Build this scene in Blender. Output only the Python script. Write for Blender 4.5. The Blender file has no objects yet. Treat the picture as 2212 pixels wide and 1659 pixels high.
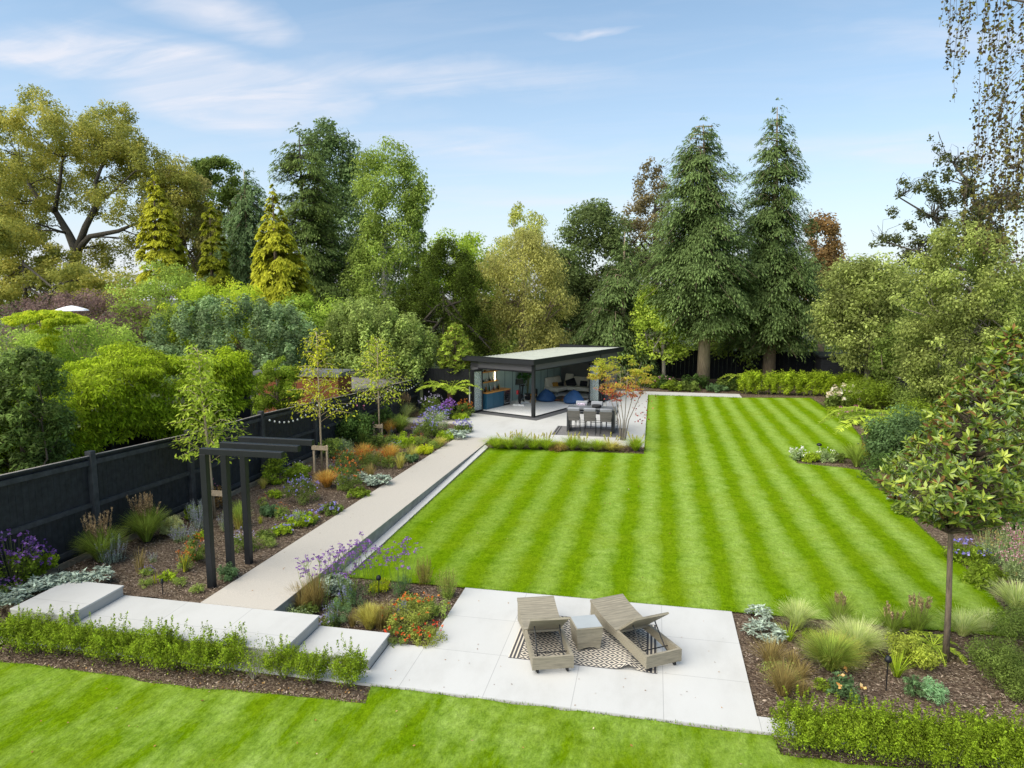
import bpy, math, random
import numpy as np
from mathutils import Vector, Matrix
PI=math.pi
random.seed(7)
SC=bpy.context.scene; COL=SC.collection
# ------------------------------------------------------------------ camera numbers (units of the measured photo grid, 2212 wide)
F=1475.;CX,CY=1106.,829.5;HZ=635.;VPX=1415.;H=6.2
PITCH=math.atan((CY-HZ)/F); YAW=math.atan((VPX-CX)/(F/math.cos(PITCH)))
_fw=np.array([-math.sin(YAW)*math.cos(PITCH),math.cos(YAW)*math.cos(PITCH),-math.sin(PITCH)])
_rt=np.array([math.cos(YAW),math.sin(YAW),0.]); _up=np.cross(_rt,_fw)
def ray(u,v): return _fw+(u-CX)/F*_rt+(CY-v)/F*_up
def G(u,v,z=0.):
    r=ray(u,v); t=(z-H)/r[2]; return (r[0]*t,r[1]*t,z)
def W(u,v,Y):
    r=ray(u,v); t=Y/r[1]; return (r[0]*t,Y,H+r[2]*t)
def bedz(y): return .4 if y<10.85 else max(0.,.4*(27.-y)/16.15)
def MPP(u,Y): return W(u+.5,HZ,Y)[0]-W(u-.5,HZ,Y)[0]
def GB(u,v):                      # point on the sloping border
    z=.2
    for _ in range(12): z=bedz(G(u,v,z)[1])
    return G(u,v,z)
# ------------------------------------------------------------------ mesh helpers
def tag(o,label=None,cat=None,group=None,kind=None):
    if label: o['label']=label
    if cat: o['category']=cat
    if group: o['group']=group
    if kind: o['kind']=kind
    return o
def thing(name,label,cat,loc=(0,0,0),rz=0,group=None):
    o=bpy.data.objects.new(name,None); COL.objects.link(o); o.empty_display_size=.2
    o.location=loc; o.rotation_euler=(0,0,rz); return tag(o,label,cat,group)
def link(name,me,mat,parent=None,label=None,smooth=False,bevel=0):
    if mat is not None and not len(me.materials): me.materials.append(mat)
    if smooth: me.polygons.foreach_set('use_smooth',[True]*len(me.polygons))
    o=bpy.data.objects.new(name,me); COL.objects.link(o)
    if parent is not None: o.parent=parent
    if bevel:
        m=o.modifiers.new('b','BEVEL'); m.width=bevel; m.segments=2 if bevel<.04 else 4; m.limit_method='ANGLE'
    if label: o['label']=label
    return o
class MB:
    def __init__(s): s.v=[];s.f=[]
    def hexa(s,p):                # 4 bottom (ccw), 4 top
        n=len(s.v); s.v+= [tuple(q) for q in p]
        s.f+=[(n+3,n+2,n+1,n),(n+4,n+5,n+6,n+7)]+[(n+i,n+(i+1)%4,n+4+(i+1)%4,n+4+i) for i in range(4)]; return s
    def box(s,x0,x1,y0,y1,z0,z1): return s.hexa([(x0,y0,z0),(x1,y0,z0),(x1,y1,z0),(x0,y1,z0),(x0,y0,z1),(x1,y0,z1),(x1,y1,z1),(x0,y1,z1)])
    def bar(s,a,b,w,h,upv=(0,0,1)):
        a=Vector(a);b=Vector(b);d=(b-a).normalized(); r=d.cross(Vector(upv))
        if r.length<1e-4: r=d.cross(Vector((1,0,0)))
        r.normalize(); u=r.cross(d).normalized(); r=r*w/2;u=u*h/2
        return s.hexa([a-r-u,a+r-u,b+r-u,b-r-u,a-r+u,a+r+u,b+r+u,b-r+u])
    def prism(s,poly,z0,z1):
        n=len(s.v);k=len(poly)
        if sum(poly[i][0]*poly[(i+1)%k][1]-poly[(i+1)%k][0]*poly[i][1] for i in range(k))<0: poly=poly[::-1]
        s.v+=[(p[0],p[1],z0) for p in poly]+[(p[0],p[1],z1) for p in poly]
        s.f+=[tuple(range(n+k-1,n-1,-1)),tuple(range(n+k,n+2*k))]+[(n+i,n+(i+1)%k,n+k+(i+1)%k,n+k+i) for i in range(k)]; return s
    def poly(s,pts):
        n=len(s.v); s.v+=[tuple(p) for p in pts]; s.f.append(tuple(range(n,n+len(pts)))); return s
    def tube(s,pts,r,seg=8,cap=True):
        P=[Vector(p) for p in pts]; k=len(P)
        if not hasattr(r,'__len__'): r=[r]*k
        n=len(s.v); prev=None
        for i in range(k):
            d=(P[min(i+1,k-1)]-P[max(i-1,0)]).normalized()
            if prev is None: a=d.cross(Vector((0.31,.95,.1)));  a=a if a.length>1e-3 else d.cross(Vector((1,0,0)))
            else: a=prev-d*prev.dot(d)
            a.normalize(); prev=a; b=d.cross(a)
            for j in range(seg):
                t=2*PI*j/seg; s.v.append(tuple(P[i]+(a*math.cos(t)+b*math.sin(t))*r[i]))
        for i in range(k-1):
            for j in range(seg):
                j2=(j+1)%seg; s.f.append((n+i*seg+j,n+i*seg+j2,n+(i+1)*seg+j2,n+(i+1)*seg+j))
        if cap: s.f+=[tuple(n+j for j in range(seg-1,-1,-1)),tuple(n+(k-1)*seg+j for j in range(seg))]
        return s
    def lathe(s,prof,c=(0,0,0),seg=16,wob=None):
        n=len(s.v);k=len(prof)
        for i,(r,z) in enumerate(prof):
            for j in range(seg):
                t=2*PI*j/seg; q=r*(1+(wob(t,i) if wob else 0)); s.v.append((c[0]+q*math.cos(t),c[1]+q*math.sin(t),c[2]+z))
        for i in range(k-1):
            for j in range(seg):
                j2=(j+1)%seg; s.f.append((n+i*seg+j,n+i*seg+j2,n+(i+1)*seg+j2,n+(i+1)*seg+j))
        s.f+=[tuple(n+j for j in range(seg-1,-1,-1)),tuple(n+(k-1)*seg+j for j in range(seg))]
        return s
    def xf(s,M): s.v=[tuple(M@Vector(p)) for p in s.v]; return s
    def build(s,name,mat,parent=None,label=None,smooth=False,bevel=0):
        me=bpy.data.meshes.new(name); me.from_pydata(s.v,[],s.f); me.update()
        return link(name,me,mat,parent,label,smooth,bevel)
def struct(o): o['kind']='structure'; return o
def nrm(a): return a/np.maximum(np.linalg.norm(a,axis=-1,keepdims=True),1e-9)
def unit(rng,n): return nrm(rng.normal(size=(n,3)))
class Soup:                       # many small leaf faces, each with a value 0..1 used for its own tint
    def __init__(s): s.V=[];s.a=[]
    def add(s,V,val):
        if len(V): s.V.append(V.reshape(-1,4,3)); s.a.append(np.broadcast_to(np.asarray(val,dtype=float).reshape(-1),(len(s.V[-1]),)).copy())
        return s
    def build(s,name,mat,parent=None,label=None):
        V=np.concatenate(s.V).astype(np.float32); a=np.concatenate(s.a).astype(np.float32); n=len(V)
        me=bpy.data.meshes.new(name); me.vertices.add(n*4); me.vertices.foreach_set('co',V.ravel())
        me.loops.add(n*4); me.loops.foreach_set('vertex_index',np.arange(n*4,dtype=np.int32))
        me.polygons.add(n); me.polygons.foreach_set('loop_start',np.arange(0,n*4,4,dtype=np.int32))
        at=me.attributes.new('v','FLOAT','FACE'); at.data.foreach_set('value',np.clip(a,0,1))
        me.update(calc_edges=True)
        return link(name,me,mat,parent,label)
def leafq(rng,P,N,L,Wd,D=None,fold=0.):
    n=len(P); N=nrm(N)
    if D is None: D=unit(rng,n)
    D=nrm(D-N*np.sum(D*N,1,keepdims=True)); S=np.cross(N,D)
    L=np.broadcast_to(np.asarray(L,float).reshape(-1,1),(n,1)); Wd=np.broadcast_to(np.asarray(Wd,float).reshape(-1,1),(n,1))
    a=P-D*L/2; t=P+D*L/2
    if fold:
        m=P+N*0; l=P+S*Wd/2+N*Wd*fold; r=P-S*Wd/2+N*Wd*fold
        return np.stack([a,m,t,l],1),np.stack([a,r,t,m],1)
    return np.stack([a,P+S*Wd/2-D*L*.06,t,P-S*Wd/2-D*L*.06],1)
def blades(rng,n,h,r,w,base=.1,droop=.35,hv=.35,lean=1.):
    """n grass blades growing from a small crown at the origin; returns quads (n*3,4,3)"""
    az=rng.uniform(0,2*PI,n); hd=np.stack([np.cos(az),np.sin(az),0*az],1); sd=np.stack([-np.sin(az),np.cos(az),0*az],1)
    b0=hd*(rng.uniform(0,base,n)[:,None]); hh=h*rng.uniform(1-hv,1.05,n)[:,None]; rr=r*(rng.uniform(.05,1,n)**.8)[:,None]*lean
    T=[0,.4,.75,1.]; pr=[];rand=rng.uniform(.6,1.2,n)[:,None]
    for t in T:
        z=hh*(t*(1+droop*.6)-droop*rand*t*t*(.4+rr/max(r,1e-6))); p=b0+hd*rr*(t**1.5)+np.array([0,0,1.])*np.maximum(z,.01)
        ww=w*(1-t*.85)/2; pr.append((p-sd*ww,p+sd*ww))
    V=np.stack([np.stack([pr[i][0],pr[i][1],pr[i+1][1],pr[i+1][0]],1) for i in range(3)],1)
    return V.reshape(-1,4,3)
def stemq(A,B,w):
    D=nrm(B-A); S=nrm(np.cross(D,np.array([.3,.95,.05])))*w/2; S2=nrm(np.cross(D,S))*w/2
    return np.concatenate([np.stack([A-S,A+S,B+S,B-S],1),np.stack([A-S2,A+S2,B+S2,B-S2],1)])
# ------------------------------------------------------------------ materials
def nt(name):
    m=bpy.data.materials.new(name); m.use_nodes=True; t=m.node_tree; t.nodes.clear()
    o=t.nodes.new('ShaderNodeOutputMaterial'); b=t.nodes.new('ShaderNodeBsdfPrincipled'); t.links.new(b.outputs[0],o.inputs[0]); return m,t,b,o
def ramp(t,fac,cols,pos=None,interp='LINEAR'):
    r=t.nodes.new('ShaderNodeValToRGB'); r.color_ramp.interpolation=interp; e=r.color_ramp.elements
    pos=pos or [i/(len(cols)-1) for i in range(len(cols))]
    e[0].position=pos[0]; e[1].position=pos[-1]
    for p in pos[1:-1]: e.new(p)
    for i,c in enumerate(cols): e[i].color=(*c,1)
    t.links.new(fac,r.inputs[0]); return r.outputs[0]
def noise(t,scale,detail=4,rough=.55,vec=None,dist=0,dim=None):
    n=t.nodes.new('ShaderNodeTexNoise'); n.inputs['Scale'].default_value=scale; n.inputs['Detail'].default_value=detail
    n.inputs['Roughness'].default_value=rough; n.inputs['Distortion'].default_value=dist
    if vec is not None: t.links.new(vec,n.inputs['Vector'])
    return n
def objvec(t,scale=(1,1,1),rot=(0,0,0)):
    c=t.nodes.new('ShaderNodeTexCoord'); m=t.nodes.new('ShaderNodeMapping'); m.inputs['Scale'].default_value=scale; m.inputs['Rotation'].default_value=rot
    t.links.new(c.outputs['Object'],m.inputs[0]); return m.outputs[0]
def mixc(t,fac,a,b,mode='MIX'):
    m=t.nodes.new('ShaderNodeMix'); m.data_type='RGBA'; m.blend_type=mode
    for s,x in ((m.inputs[0],fac),(m.inputs[6],a),(m.inputs[7],b)):
        if hasattr(x,'is_output'): t.links.new(x,s)
        elif hasattr(x,'__len__'): s.default_value=(*x,1)
        else: s.default_value=x
    return m.outputs[2]
def math_(t,op,a,b=0.,c=None,clamp=False):
    m=t.nodes.new('ShaderNodeMath'); m.operation=op; m.use_clamp=clamp
    for i,x in enumerate((a,b,c)):
        if x is None: continue
        if hasattr(x,'is_output'): t.links.new(x,m.inputs[i])
        else: m.inputs[i].default_value=x
    return m.outputs[0]
def bump(t,b,h,strength=.5,dist=.02):
    n=t.nodes.new('ShaderNodeBump'); n.inputs['Strength'].default_value=strength; n.inputs['Distance'].default_value=dist
    t.links.new(h,n.inputs['Height']); t.links.new(n.outputs[0],b.inputs['Normal'])
def plain(name,c,rough=.6,metal=0,var=.12,scale=6,bmp=0,stretch=(1,1,1),spec=.5):
    m,t,b,o=nt(name); v=objvec(t,stretch); n=noise(t,scale,5,.6,v)
    col=ramp(t,n.outputs[0],[tuple(x*(1-var) for x in c),tuple(min(1,x*(1+var)) for x in c)],[.3,.7])
    t.links.new(col,b.inputs['Base Color']); b.inputs['Roughness'].default_value=rough; b.inputs['Metallic'].default_value=metal
    b.inputs['Specular IOR Level'].default_value=spec
    if bmp: bump(t,b,n.outputs[0],bmp)
    return m
_fol={}; FOLK=3.6
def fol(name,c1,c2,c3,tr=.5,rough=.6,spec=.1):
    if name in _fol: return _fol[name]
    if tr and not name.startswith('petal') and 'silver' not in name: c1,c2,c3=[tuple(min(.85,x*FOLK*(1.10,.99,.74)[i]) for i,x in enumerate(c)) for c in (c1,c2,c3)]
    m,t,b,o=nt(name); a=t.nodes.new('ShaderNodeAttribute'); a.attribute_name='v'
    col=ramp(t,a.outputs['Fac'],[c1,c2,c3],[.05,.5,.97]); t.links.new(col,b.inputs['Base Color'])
    b.inputs['Roughness'].default_value=rough; b.inputs['Specular IOR Level'].default_value=spec
    if tr:
        tl=t.nodes.new('ShaderNodeBsdfTranslucent'); t.links.new(col,tl.inputs[0]); mx=t.nodes.new('ShaderNodeMixShader'); mx.inputs[0].default_value=tr
        t.links.new(b.outputs[0],mx.inputs[1]); t.links.new(tl.outputs[0],mx.inputs[2]); t.links.new(mx.outputs[0],o.inputs[0])
    _fol[name]=m; return m
def F3(name,c,k=.5,hi=1.6,**kw):   # one foliage colour with darker and lighter leaves
    return fol(name,tuple(x*k for x in c),c,tuple(min(.9,x*hi) for x in c),**kw)
def lawn_mat(name,stripes):
    m,t,b,o=nt(name); v=objvec(t); sp=t.nodes.new('ShaderNodeSeparateXYZ'); t.links.new(v,sp.inputs[0])
    wob=noise(t,.9,3,.6,v); wob2=noise(t,14,3,.7,v)
    big=noise(t,.55,4,.65,v); mid=noise(t,3.2,5,.7,v); fine=noise(t,30,5,.85,objvec(t,(1,.55,1))); mot=noise(t,11,4,.7,objvec(t,(1,.6,1)))
    if stripes:
        x=math_(t,'ADD',sp.outputs[0],math_(t,'MULTIPLY',math_(t,'SUBTRACT',wob.outputs[0],.5),.46))
        x=math_(t,'ADD',x,math_(t,'MULTIPLY',math_(t,'SUBTRACT',wob2.outputs[0],.5),.20))
        s=math_(t,'COSINE',math_(t,'MULTIPLY',math_(t,'ADD',x,.0),2*PI/1.07))
        s=math_(t,'MULTIPLY_ADD',s,.55,.40,clamp=True); s=math_(t,'MULTIPLY',s,math_(t,'MULTIPLY_ADD',sp.outputs[0],.09,.92,clamp=True))
        f=math_(t,'MULTIPLY',s,math_(t,'MULTIPLY_ADD',big.outputs[0],1.5,.18,clamp=True))
    else:
        v2=objvec(t,(1,.33,1),(0,0,math.radians(-38))); st=noise(t,1.7,6,.68,v2); f=ramp(t,st.outputs[0],[(0,0,0),(1,1,1)],[.40,.68])
    dark=ramp(t,mid.outputs[0],[(.076,.155,.002),(.118,.220,.003),(.157,.265,.005)],[.3,.5,.72])
    light=ramp(t,mid.outputs[0],[(.19,.315,.035),(.265,.395,.075),(.32,.445,.115)],[.3,.5,.72])
    c=mixc(t,f,dark,light)
    c=mixc(t,math_(t,'MULTIPLY_ADD',big.outputs[0],1.8,-.72,clamp=True),c,(.17,.25,.008))
    fr=ramp(t,fine.outputs[0],[(.4,.42,.4),(1.0,1.0,1.0),(1.55,1.5,1.5)],[.26,.5,.76])
    c=mixc(t,.8,c,fr,'MULTIPLY'); c=mixc(t,.9,c,ramp(t,mot.outputs[0],[(.72,.74,.7),(1.02,1.,1.),(1.28,1.22,1.3)],[.3,.5,.7]),'MULTIPLY'); t.links.new(c,b.inputs['Base Color']); b.inputs['Roughness'].default_value=.9; b.inputs['Specular IOR Level'].default_value=.0
    bump(t,b,math_(t,'ADD',fine.outputs[0],math_(t,'MULTIPLY',mid.outputs[0],.8)),.9,.03)
    return m
def soil_mat():
    m,t,b,o=nt('bark_mulch'); v=objvec(t); vo=t.nodes.new('ShaderNodeTexVoronoi'); vo.inputs['Scale'].default_value=28; vo.inputs['Randomness'].default_value=1
    n0=noise(t,6,3,.5,v); mm=t.nodes.new('ShaderNodeMapping'); ad=t.nodes.new('ShaderNodeVectorMath'); ad.operation='ADD'
    sc=t.nodes.new('ShaderNodeVectorMath'); sc.operation='SCALE'; sc.inputs['Scale'].default_value=.12; t.links.new(n0.outputs['Color'],sc.inputs[0]); t.links.new(v,ad.inputs[0]); t.links.new(sc.outputs[0],ad.inputs[1]); t.links.new(ad.outputs[0],mm.inputs[0])
    mm.inputs['Scale'].default_value=(1,1.9,1); mm.inputs['Rotation'].default_value=(0,0,.6); t.links.new(mm.outputs[0],vo.inputs['Vector'])
    sx=t.nodes.new('ShaderNodeSeparateColor'); t.links.new(vo.outputs['Color'],sx.inputs[0])
    c=ramp(t,sx.outputs[0],[(.032,.023,.015),(.10,.072,.048),(.19,.142,.098),(.38,.31,.23)],[.0,.4,.75,1])
    big=noise(t,1.3,3,.6,v); c=mixc(t,math_(t,'MULTIPLY_ADD',big.outputs[0],1.5,-.5,clamp=True),c,(.11,.075,.058))
    t.links.new(c,b.inputs['Base Color']); b.inputs['Roughness'].default_value=.9; b.inputs['Specular IOR Level'].default_value=.05; bump(t,b,math_(t,'SUBTRACT',1.,vo.outputs['Distance']),.8,.03); return m
def paving_mat(name,c,bw,bh,ox,oy,off=.0,joint=(.36,.355,.345),mort=.005):
    m,t,b,o=nt(name); co=t.nodes.new('ShaderNodeTexCoord'); mp=t.nodes.new('ShaderNodeMapping'); mp.inputs['Location'].default_value=(ox,oy,0); t.links.new(co.outputs['Object'],mp.inputs[0])
    br=t.nodes.new('ShaderNodeTexBrick'); br.offset=off; br.inputs['Scale'].default_value=1; br.inputs['Brick Width'].default_value=bw; br.inputs['Row Height'].default_value=bh
    br.inputs['Mortar Size'].default_value=mort; br.inputs['Mortar Smooth'].default_value=0; br.inputs['Color1'].default_value=(*c,1); br.inputs['Color2'].default_value=(*[x*.965 for x in c],1); br.inputs['Mortar'].default_value=(*joint,1)
    t.links.new(mp.outputs[0],br.inputs['Vector']); n=noise(t,1.1,7,.68,objvec(t,(1,.5,1))); n2=noise(t,60,3,.6,objvec(t))
    cc=mixc(t,1.,br.outputs['Color'],ramp(t,n.outputs[0],[(.88,.875,.86),(.98,.98,.975),(1.01,1.01,1.01)],[.28,.5,.68]),'MULTIPLY'); cc=mixc(t,.5,cc,ramp(t,n2.outputs[0],[(.93,.93,.93),(1,1,1)],[.4,.6]),'MULTIPLY')
    t.links.new(cc,b.inputs['Base Color']); b.inputs['Roughness'].default_value=.55; return m
def wicker_mat(name,c,sx=42,sz=70):
    m,t,b,o=nt(name); v=objvec(t); w1=t.nodes.new('ShaderNodeTexWave'); w1.bands_direction='Z'; w1.inputs['Scale'].default_value=sz/6.28*2; t.links.new(v,w1.inputs[0])
    w2=t.nodes.new('ShaderNodeTexWave'); w2.bands_direction='Y'; w2.inputs['Scale'].default_value=sx/6.28*2; w2.inputs['Distortion'].default_value=1.5; t.links.new(v,w2.inputs[0])
    n=noise(t,5,6,.7,objvec(t,(.6,9,9))); h=math_(t,'MULTIPLY',w1.outputs['Fac'],w2.outputs['Fac'])
    c1=ramp(t,n.outputs[0],[tuple(x*.55 for x in c),c,tuple(x*1.25 for x in c)],[.3,.5,.7]); cc=mixc(t,.45,c1,ramp(t,h,[(.4,.4,.4),(1,1,1)],[0,.5]),'MULTIPLY')
    t.links.new(cc,b.inputs['Base Color']); b.inputs['Roughness'].default_value=.6; bump(t,b,h,.6,.008); return m
def wood_mat(name,c,dirx=(1,1,1),scale=5,rough=.5,var=.25,boards=None):
    m,t,b,o=nt(name); v=objvec(t,dirx); n=noise(t,scale,6,.65,v); cc=ramp(t,n.outputs[0],[tuple(x*(1-var) for x in c),c,tuple(min(1,x*(1+var)) for x in c)],[.3,.5,.7])
    if boards:
        ax,wd=boards; sp=t.nodes.new('ShaderNodeSeparateXYZ'); t.links.new(objvec(t),sp.inputs[0]); fr=math_(t,'FRACT',math_(t,'DIVIDE',sp.outputs[ax],wd)); g=math_(t,'LESS_THAN',fr,.07)
        cc=mixc(t,g,cc,tuple(x*.3 for x in c)); bump(t,b,math_(t,'SUBTRACT',1.,g),.6,.01)
    t.links.new(cc,b.inputs['Base Color']); b.inputs['Roughness'].default_value=rough; b.inputs['Specular IOR Level'].default_value=.2; return m
def glass_mat():
    m,t,b,o=nt('door_glass'); b.inputs['Base Color'].default_value=(.62,.72,.72,1); b.inputs['Roughness'].default_value=.03; b.inputs['Alpha'].default_value=.22; b.inputs['Specular IOR Level'].default_value=1.; b.inputs['IOR'].default_value=1.6; return m
def bark_mat(name,c,st=(6,6,1.2)):
    m,t,b,o=nt(name); n=noise(t,3,6,.7,objvec(t,st)); cc=ramp(t,n.outputs[0],[tuple(x*.4 for x in c),c,tuple(x*1.5 for x in c)],[.32,.5,.7]); t.links.new(cc,b.inputs['Base Color']); b.inputs['Roughness'].default_value=.9; bump(t,b,n.outputs[0],.9,.04); return m
def rug_mat():
    m,t,b,o=nt('rug_weave'); sp=t.nodes.new('ShaderNodeSeparateXYZ'); t.links.new(objvec(t),sp.inputs[0])
    def tri(x,p): return math_(t,'ABSOLUTE',math_(t,'SUBTRACT',math_(t,'FRACT',math_(t,'DIVIDE',x,p)),.5))
    d=math_(t,'ADD',tri(sp.outputs[0],.25),tri(sp.outputs[1],.22)); bands=math_(t,'GREATER_THAN',math_(t,'FRACT',math_(t,'MULTIPLY',d,3.)),.5)
    ed=math_(t,'ABSOLUTE',sp.outputs[0]); st=math_(t,'GREATER_THAN',math_(t,'FRACT',math_(t,'DIVIDE',ed,.065)),.42); isb=math_(t,'GREATER_THAN',ed,1.07)
    k=math_(t,'ADD',math_(t,'MULTIPLY',bands,math_(t,'SUBTRACT',1.,isb)),math_(t,'MULTIPLY',st,isb)); edge=math_(t,'GREATER_THAN',math_(t,'ABSOLUTE',sp.outputs[1]),.835); k=math_(t,'MAXIMUM',k,edge)
    n=noise(t,90,2,.5,objvec(t)); c=mixc(t,k,(.62,.56,.46),(.06,.058,.065)); c=mixc(t,.35,c,ramp(t,n.outputs[0],[(.6,.6,.6),(1,1,1)],[.35,.6]),'MULTIPLY'); t.links.new(c,b.inputs['Base Color']); b.inputs['Roughness'].default_value=.85; return m
M=dict(
 lawn=lawn_mat('striped_lawn',True),flawn=lawn_mat('front_lawn_grass',False),soil=soil_mat(),
 pave=paving_mat('porcelain_paving',(.555,.548,.53),1.37,1.26,1.08+1.37*10,-10.8+1.26*10),
 step=paving_mat('step_slabs',(.54,.533,.515),1.36,5,.37+1.36*20,.01),
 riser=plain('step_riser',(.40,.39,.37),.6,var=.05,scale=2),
 terrace=paving_mat('studio_terrace_paving',(.56,.553,.535),1.2,.6,20,.1,off=.5,joint=(.45,.45,.44),mort=.006),
 ramp=plain('resin_gravel',(.47,.43,.375),.8,var=.16,scale=70,bmp=.2),
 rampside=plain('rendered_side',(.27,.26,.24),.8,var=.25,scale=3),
 strip=plain('pale_edging',(.52,.51,.49),.6,var=.06,scale=5),
 ground=plain('rough_ground',(.05,.065,.02),.95,var=.5,scale=1.5,bmp=.5),
 black=plain('black_metal',(.009,.010,.013),.45,metal=.0,var=.25,scale=4,spec=.35),
 fence_rail=wood_mat('black_fence_rails',(.050,.052,.057),(1,1,1),6,.6,.35,None),  # paler than the boards: light caught on the rails is put into the colour
 fence=wood_mat('black_fence_boards',(.027,.0285,.032),(1,1,1),6,.62,.35,None),
 fenceb=wood_mat('black_board_fence',(.011,.0115,.014),(1,1,1),6,.7,.3,(0,.15)),
 worn=wood_mat('worn_fence_edge',(.30,.27,.25),(8,.8,8),3,.8,.5),
 timber=wood_mat('raw_timber',(.42,.33,.23),(4,4,1),5,.7,.25),
 gravelboard=wood_mat('gravel_board',(.22,.18,.13),(3,1,3),5,.8,.3),
 cedar=wood_mat('cedar_cladding',(.22,.075,.035),(.5,.5,6),5,.55,.35,(2,.09)),
 anth=plain('anthracite',(.014,.0155,.018),.45,var=.12,scale=3,spec=.3),
 anthl=plain('grey_cladding',(.105,.10,.11),.55,var=.1,scale=3,stretch=(1,1,14)),
 roof=plain('grey_roof_sheet',(.40,.42,.38),.45,var=.08,scale=1.5),
 deck=wood_mat('composite_deck',(.10,.10,.105),(1,1,1),6,.6,.15),
 floor=wood_mat('pale_floor_boards',(.84,.83,.82),(.6,5,1),3,.4,.08,(1,.14)),
 teal=wood_mat('sage_wall_panel',(.33,.43,.41),(1,1,1),3,.55,.06,(0,.3)),
 dgrey=plain('dark_interior_wall',(.16,.165,.158),.6,var=.1,scale=2),
 white=plain('white_paint',(.78,.78,.77),.5,var=.03),
 oak=wood_mat('oak_top',(.55,.27,.07),(1,6,6),4,.4,.2),
 blue=plain('blue_cabinet',(.022,.095,.16),.45,var=.06),
 steel=plain('steel',(.5,.5,.52),.25,metal=.9,var=.08),
 glassd=plain('dark_glass',(.02,.022,.025),.08,var=.2),
 glass=glass_mat(),
 wicker=wicker_mat('wicker_weave',(.31,.275,.205)),
 rope=wicker_mat('grey_rope_weave',(.13,.122,.11),18,30),
 cushion=plain('grey_cushion',(.27,.28,.31),.8,var=.06,scale=20),
 tabletop=plain('frosted_glass_top',(.38,.40,.40),.15,var=.05,scale=3),
 darktable=plain('dark_table_metal',(.032,.036,.04),.4,var=.2),
 greytop=plain('grey_stone_top',(.13,.135,.145),.35,var=.12,scale=8),
 leather=plain('cream_leather',(.80,.72,.58),.45,var=.06,scale=3),
 bluebag=plain('blue_bean_bag',(.012,.06,.17),.7,var=.2,scale=8),
 blackf=plain('black_fabric',(.012,.012,.014),.8,var=.2),
 gold=plain('mustard_fabric',(.45,.22,.03),.8,var=.2),
 red=plain('red_plastic',(.5,.02,.03),.5),
 rugd=plain('grey_outdoor_rug',(.155,.15,.15),.9,var=.35,scale=14),
 rugc=plain('dark_patterned_rug',(.10,.075,.05),.9,var=.6,scale=4),
 rugdia=rug_mat(),
 bulb=plain('white_bulb',(.85,.85,.82),.3,var=.02),
 gunite=plain('concrete_roof',(.12,.125,.13),.7,var=.2,scale=3),
 shingle=wood_mat('weathered_shingle',(.20,.185,.175),(2,8,8),6,.85,.35),
 canvas=plain('white_canvas',(.80,.80,.84),.7,var=.03),
 bark=bark_mat('brown_bark',(.16,.12,.085)),barkg=bark_mat('grey_bark',(.25,.22,.18)),barkc=bark_mat('conifer_bark',(.31,.24,.165),(9,9,.8)),barkw=bark_mat('birch_bark',(.42,.40,.36),(3,3,6)),barkd=bark_mat('dark_bark',(.07,.06,.045)),
 twig=plain('green_stem',(.16,.17,.06),.7,var=.3),
)

def lampmat():
    m,t,b,o=nt('lit_shelf_lamp'); b.inputs['Base Color'].default_value=(1,.8,.5,1); b.inputs['Emission Color'].default_value=(1,.75,.42,1); b.inputs['Emission Strength'].default_value=9; return m
# ================================================================== SETTING
R0=np.random.default_rng(11)
def wob(poly,amp=.012,step=.25):
    out=[];k=len(poly)
    for i in range(k):
        a=np.array(poly[i]);b=np.array(poly[(i+1)%k]); n=max(1,int(np.linalg.norm(b-a)/step))
        for j in range(n):
            p=a+(b-a)*j/n
            if j: p=p+R0.normal(size=2)*amp
            out.append((p[0],p[1]))
    return out
def flat(name,poly,z,mat,th=None):
    mb=MB()
    if th is None:
        if sum(poly[i][0]*poly[(i+1)%len(poly)][1]-poly[(i+1)%len(poly)][0]*poly[i][1] for i in range(len(poly)))<0: poly=poly[::-1]
        mb.poly([(p[0],p[1],z) for p in poly])
    else: mb.prism(poly,z-th,z)
    return struct(mb.build(name,mat))
flat('ground',[(-500,-300),(500,-300),(500,700),(-500,700)],-.10,M['ground'])
flat('planting_soil',[(-16,6),(13.5,6),(13.5,52),(-12.4,52),(-12.4,12)],-.03,M['soil'])
LAWN=[(-6.48,13.36),(6.62,13.36),(6.91,14.47),(7.10,16.35),(7.12,19.1),(7.21,21.1),(7.25,23.02),(7.34,25.6),(6.86,25.9),(5.32,26.25),(5.30,27.2),(7.9,27.6),(8.45,29.5),(9.0,32),(9.35,35),(9.3,43.4),(5.4,42.68),(-.23,42.66),(-.24,26.62),(-6.42,26.4)]
flat('lawn',wob(LAWN),.0,M['lawn'])
FL=[(-18,-4),(-18,8.85),(-10.73,8.89),(-8.5,8.93),(-7,8.86),(-5.6,8.99),(-4.17,9.05),(-4.27,9.5),(1.80,9.5),(1.84,9.1),(3,9.12),(4.6,9.3),(9,9.4),(9,-4)]
flat('front_lawn',wob(FL,.02),.0,M['flawn'])
flat('neighbour_lawn',[(13.6,20),(40,20),(40,60),(13.6,60)],-.02,M['flawn'])
PAT=[(-14,9.53),(8,9.53),(8,9.9),(1.64,9.9),(1.64,13.33),(-3.78,13.33),(-3.78,10.82),(-4.47,10.82),(-4.47,9.9),(-14,9.9)]
flat('patio',PAT,.016,M['pave'],.06)
def steps():
    for i,(x0,x1,z) in enumerate([(-5.83,-4.47,.2),(-9.93,-5.83,.4),(-11.2,-9.93,.6)]):
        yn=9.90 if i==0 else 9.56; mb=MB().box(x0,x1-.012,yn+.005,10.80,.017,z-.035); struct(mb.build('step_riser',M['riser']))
        mb=MB().box(x0+.002,x1,yn-.007,10.82,z-.0345,z); struct(mb.build('step_slab',M['step'],bevel=.004))
steps()
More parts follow.
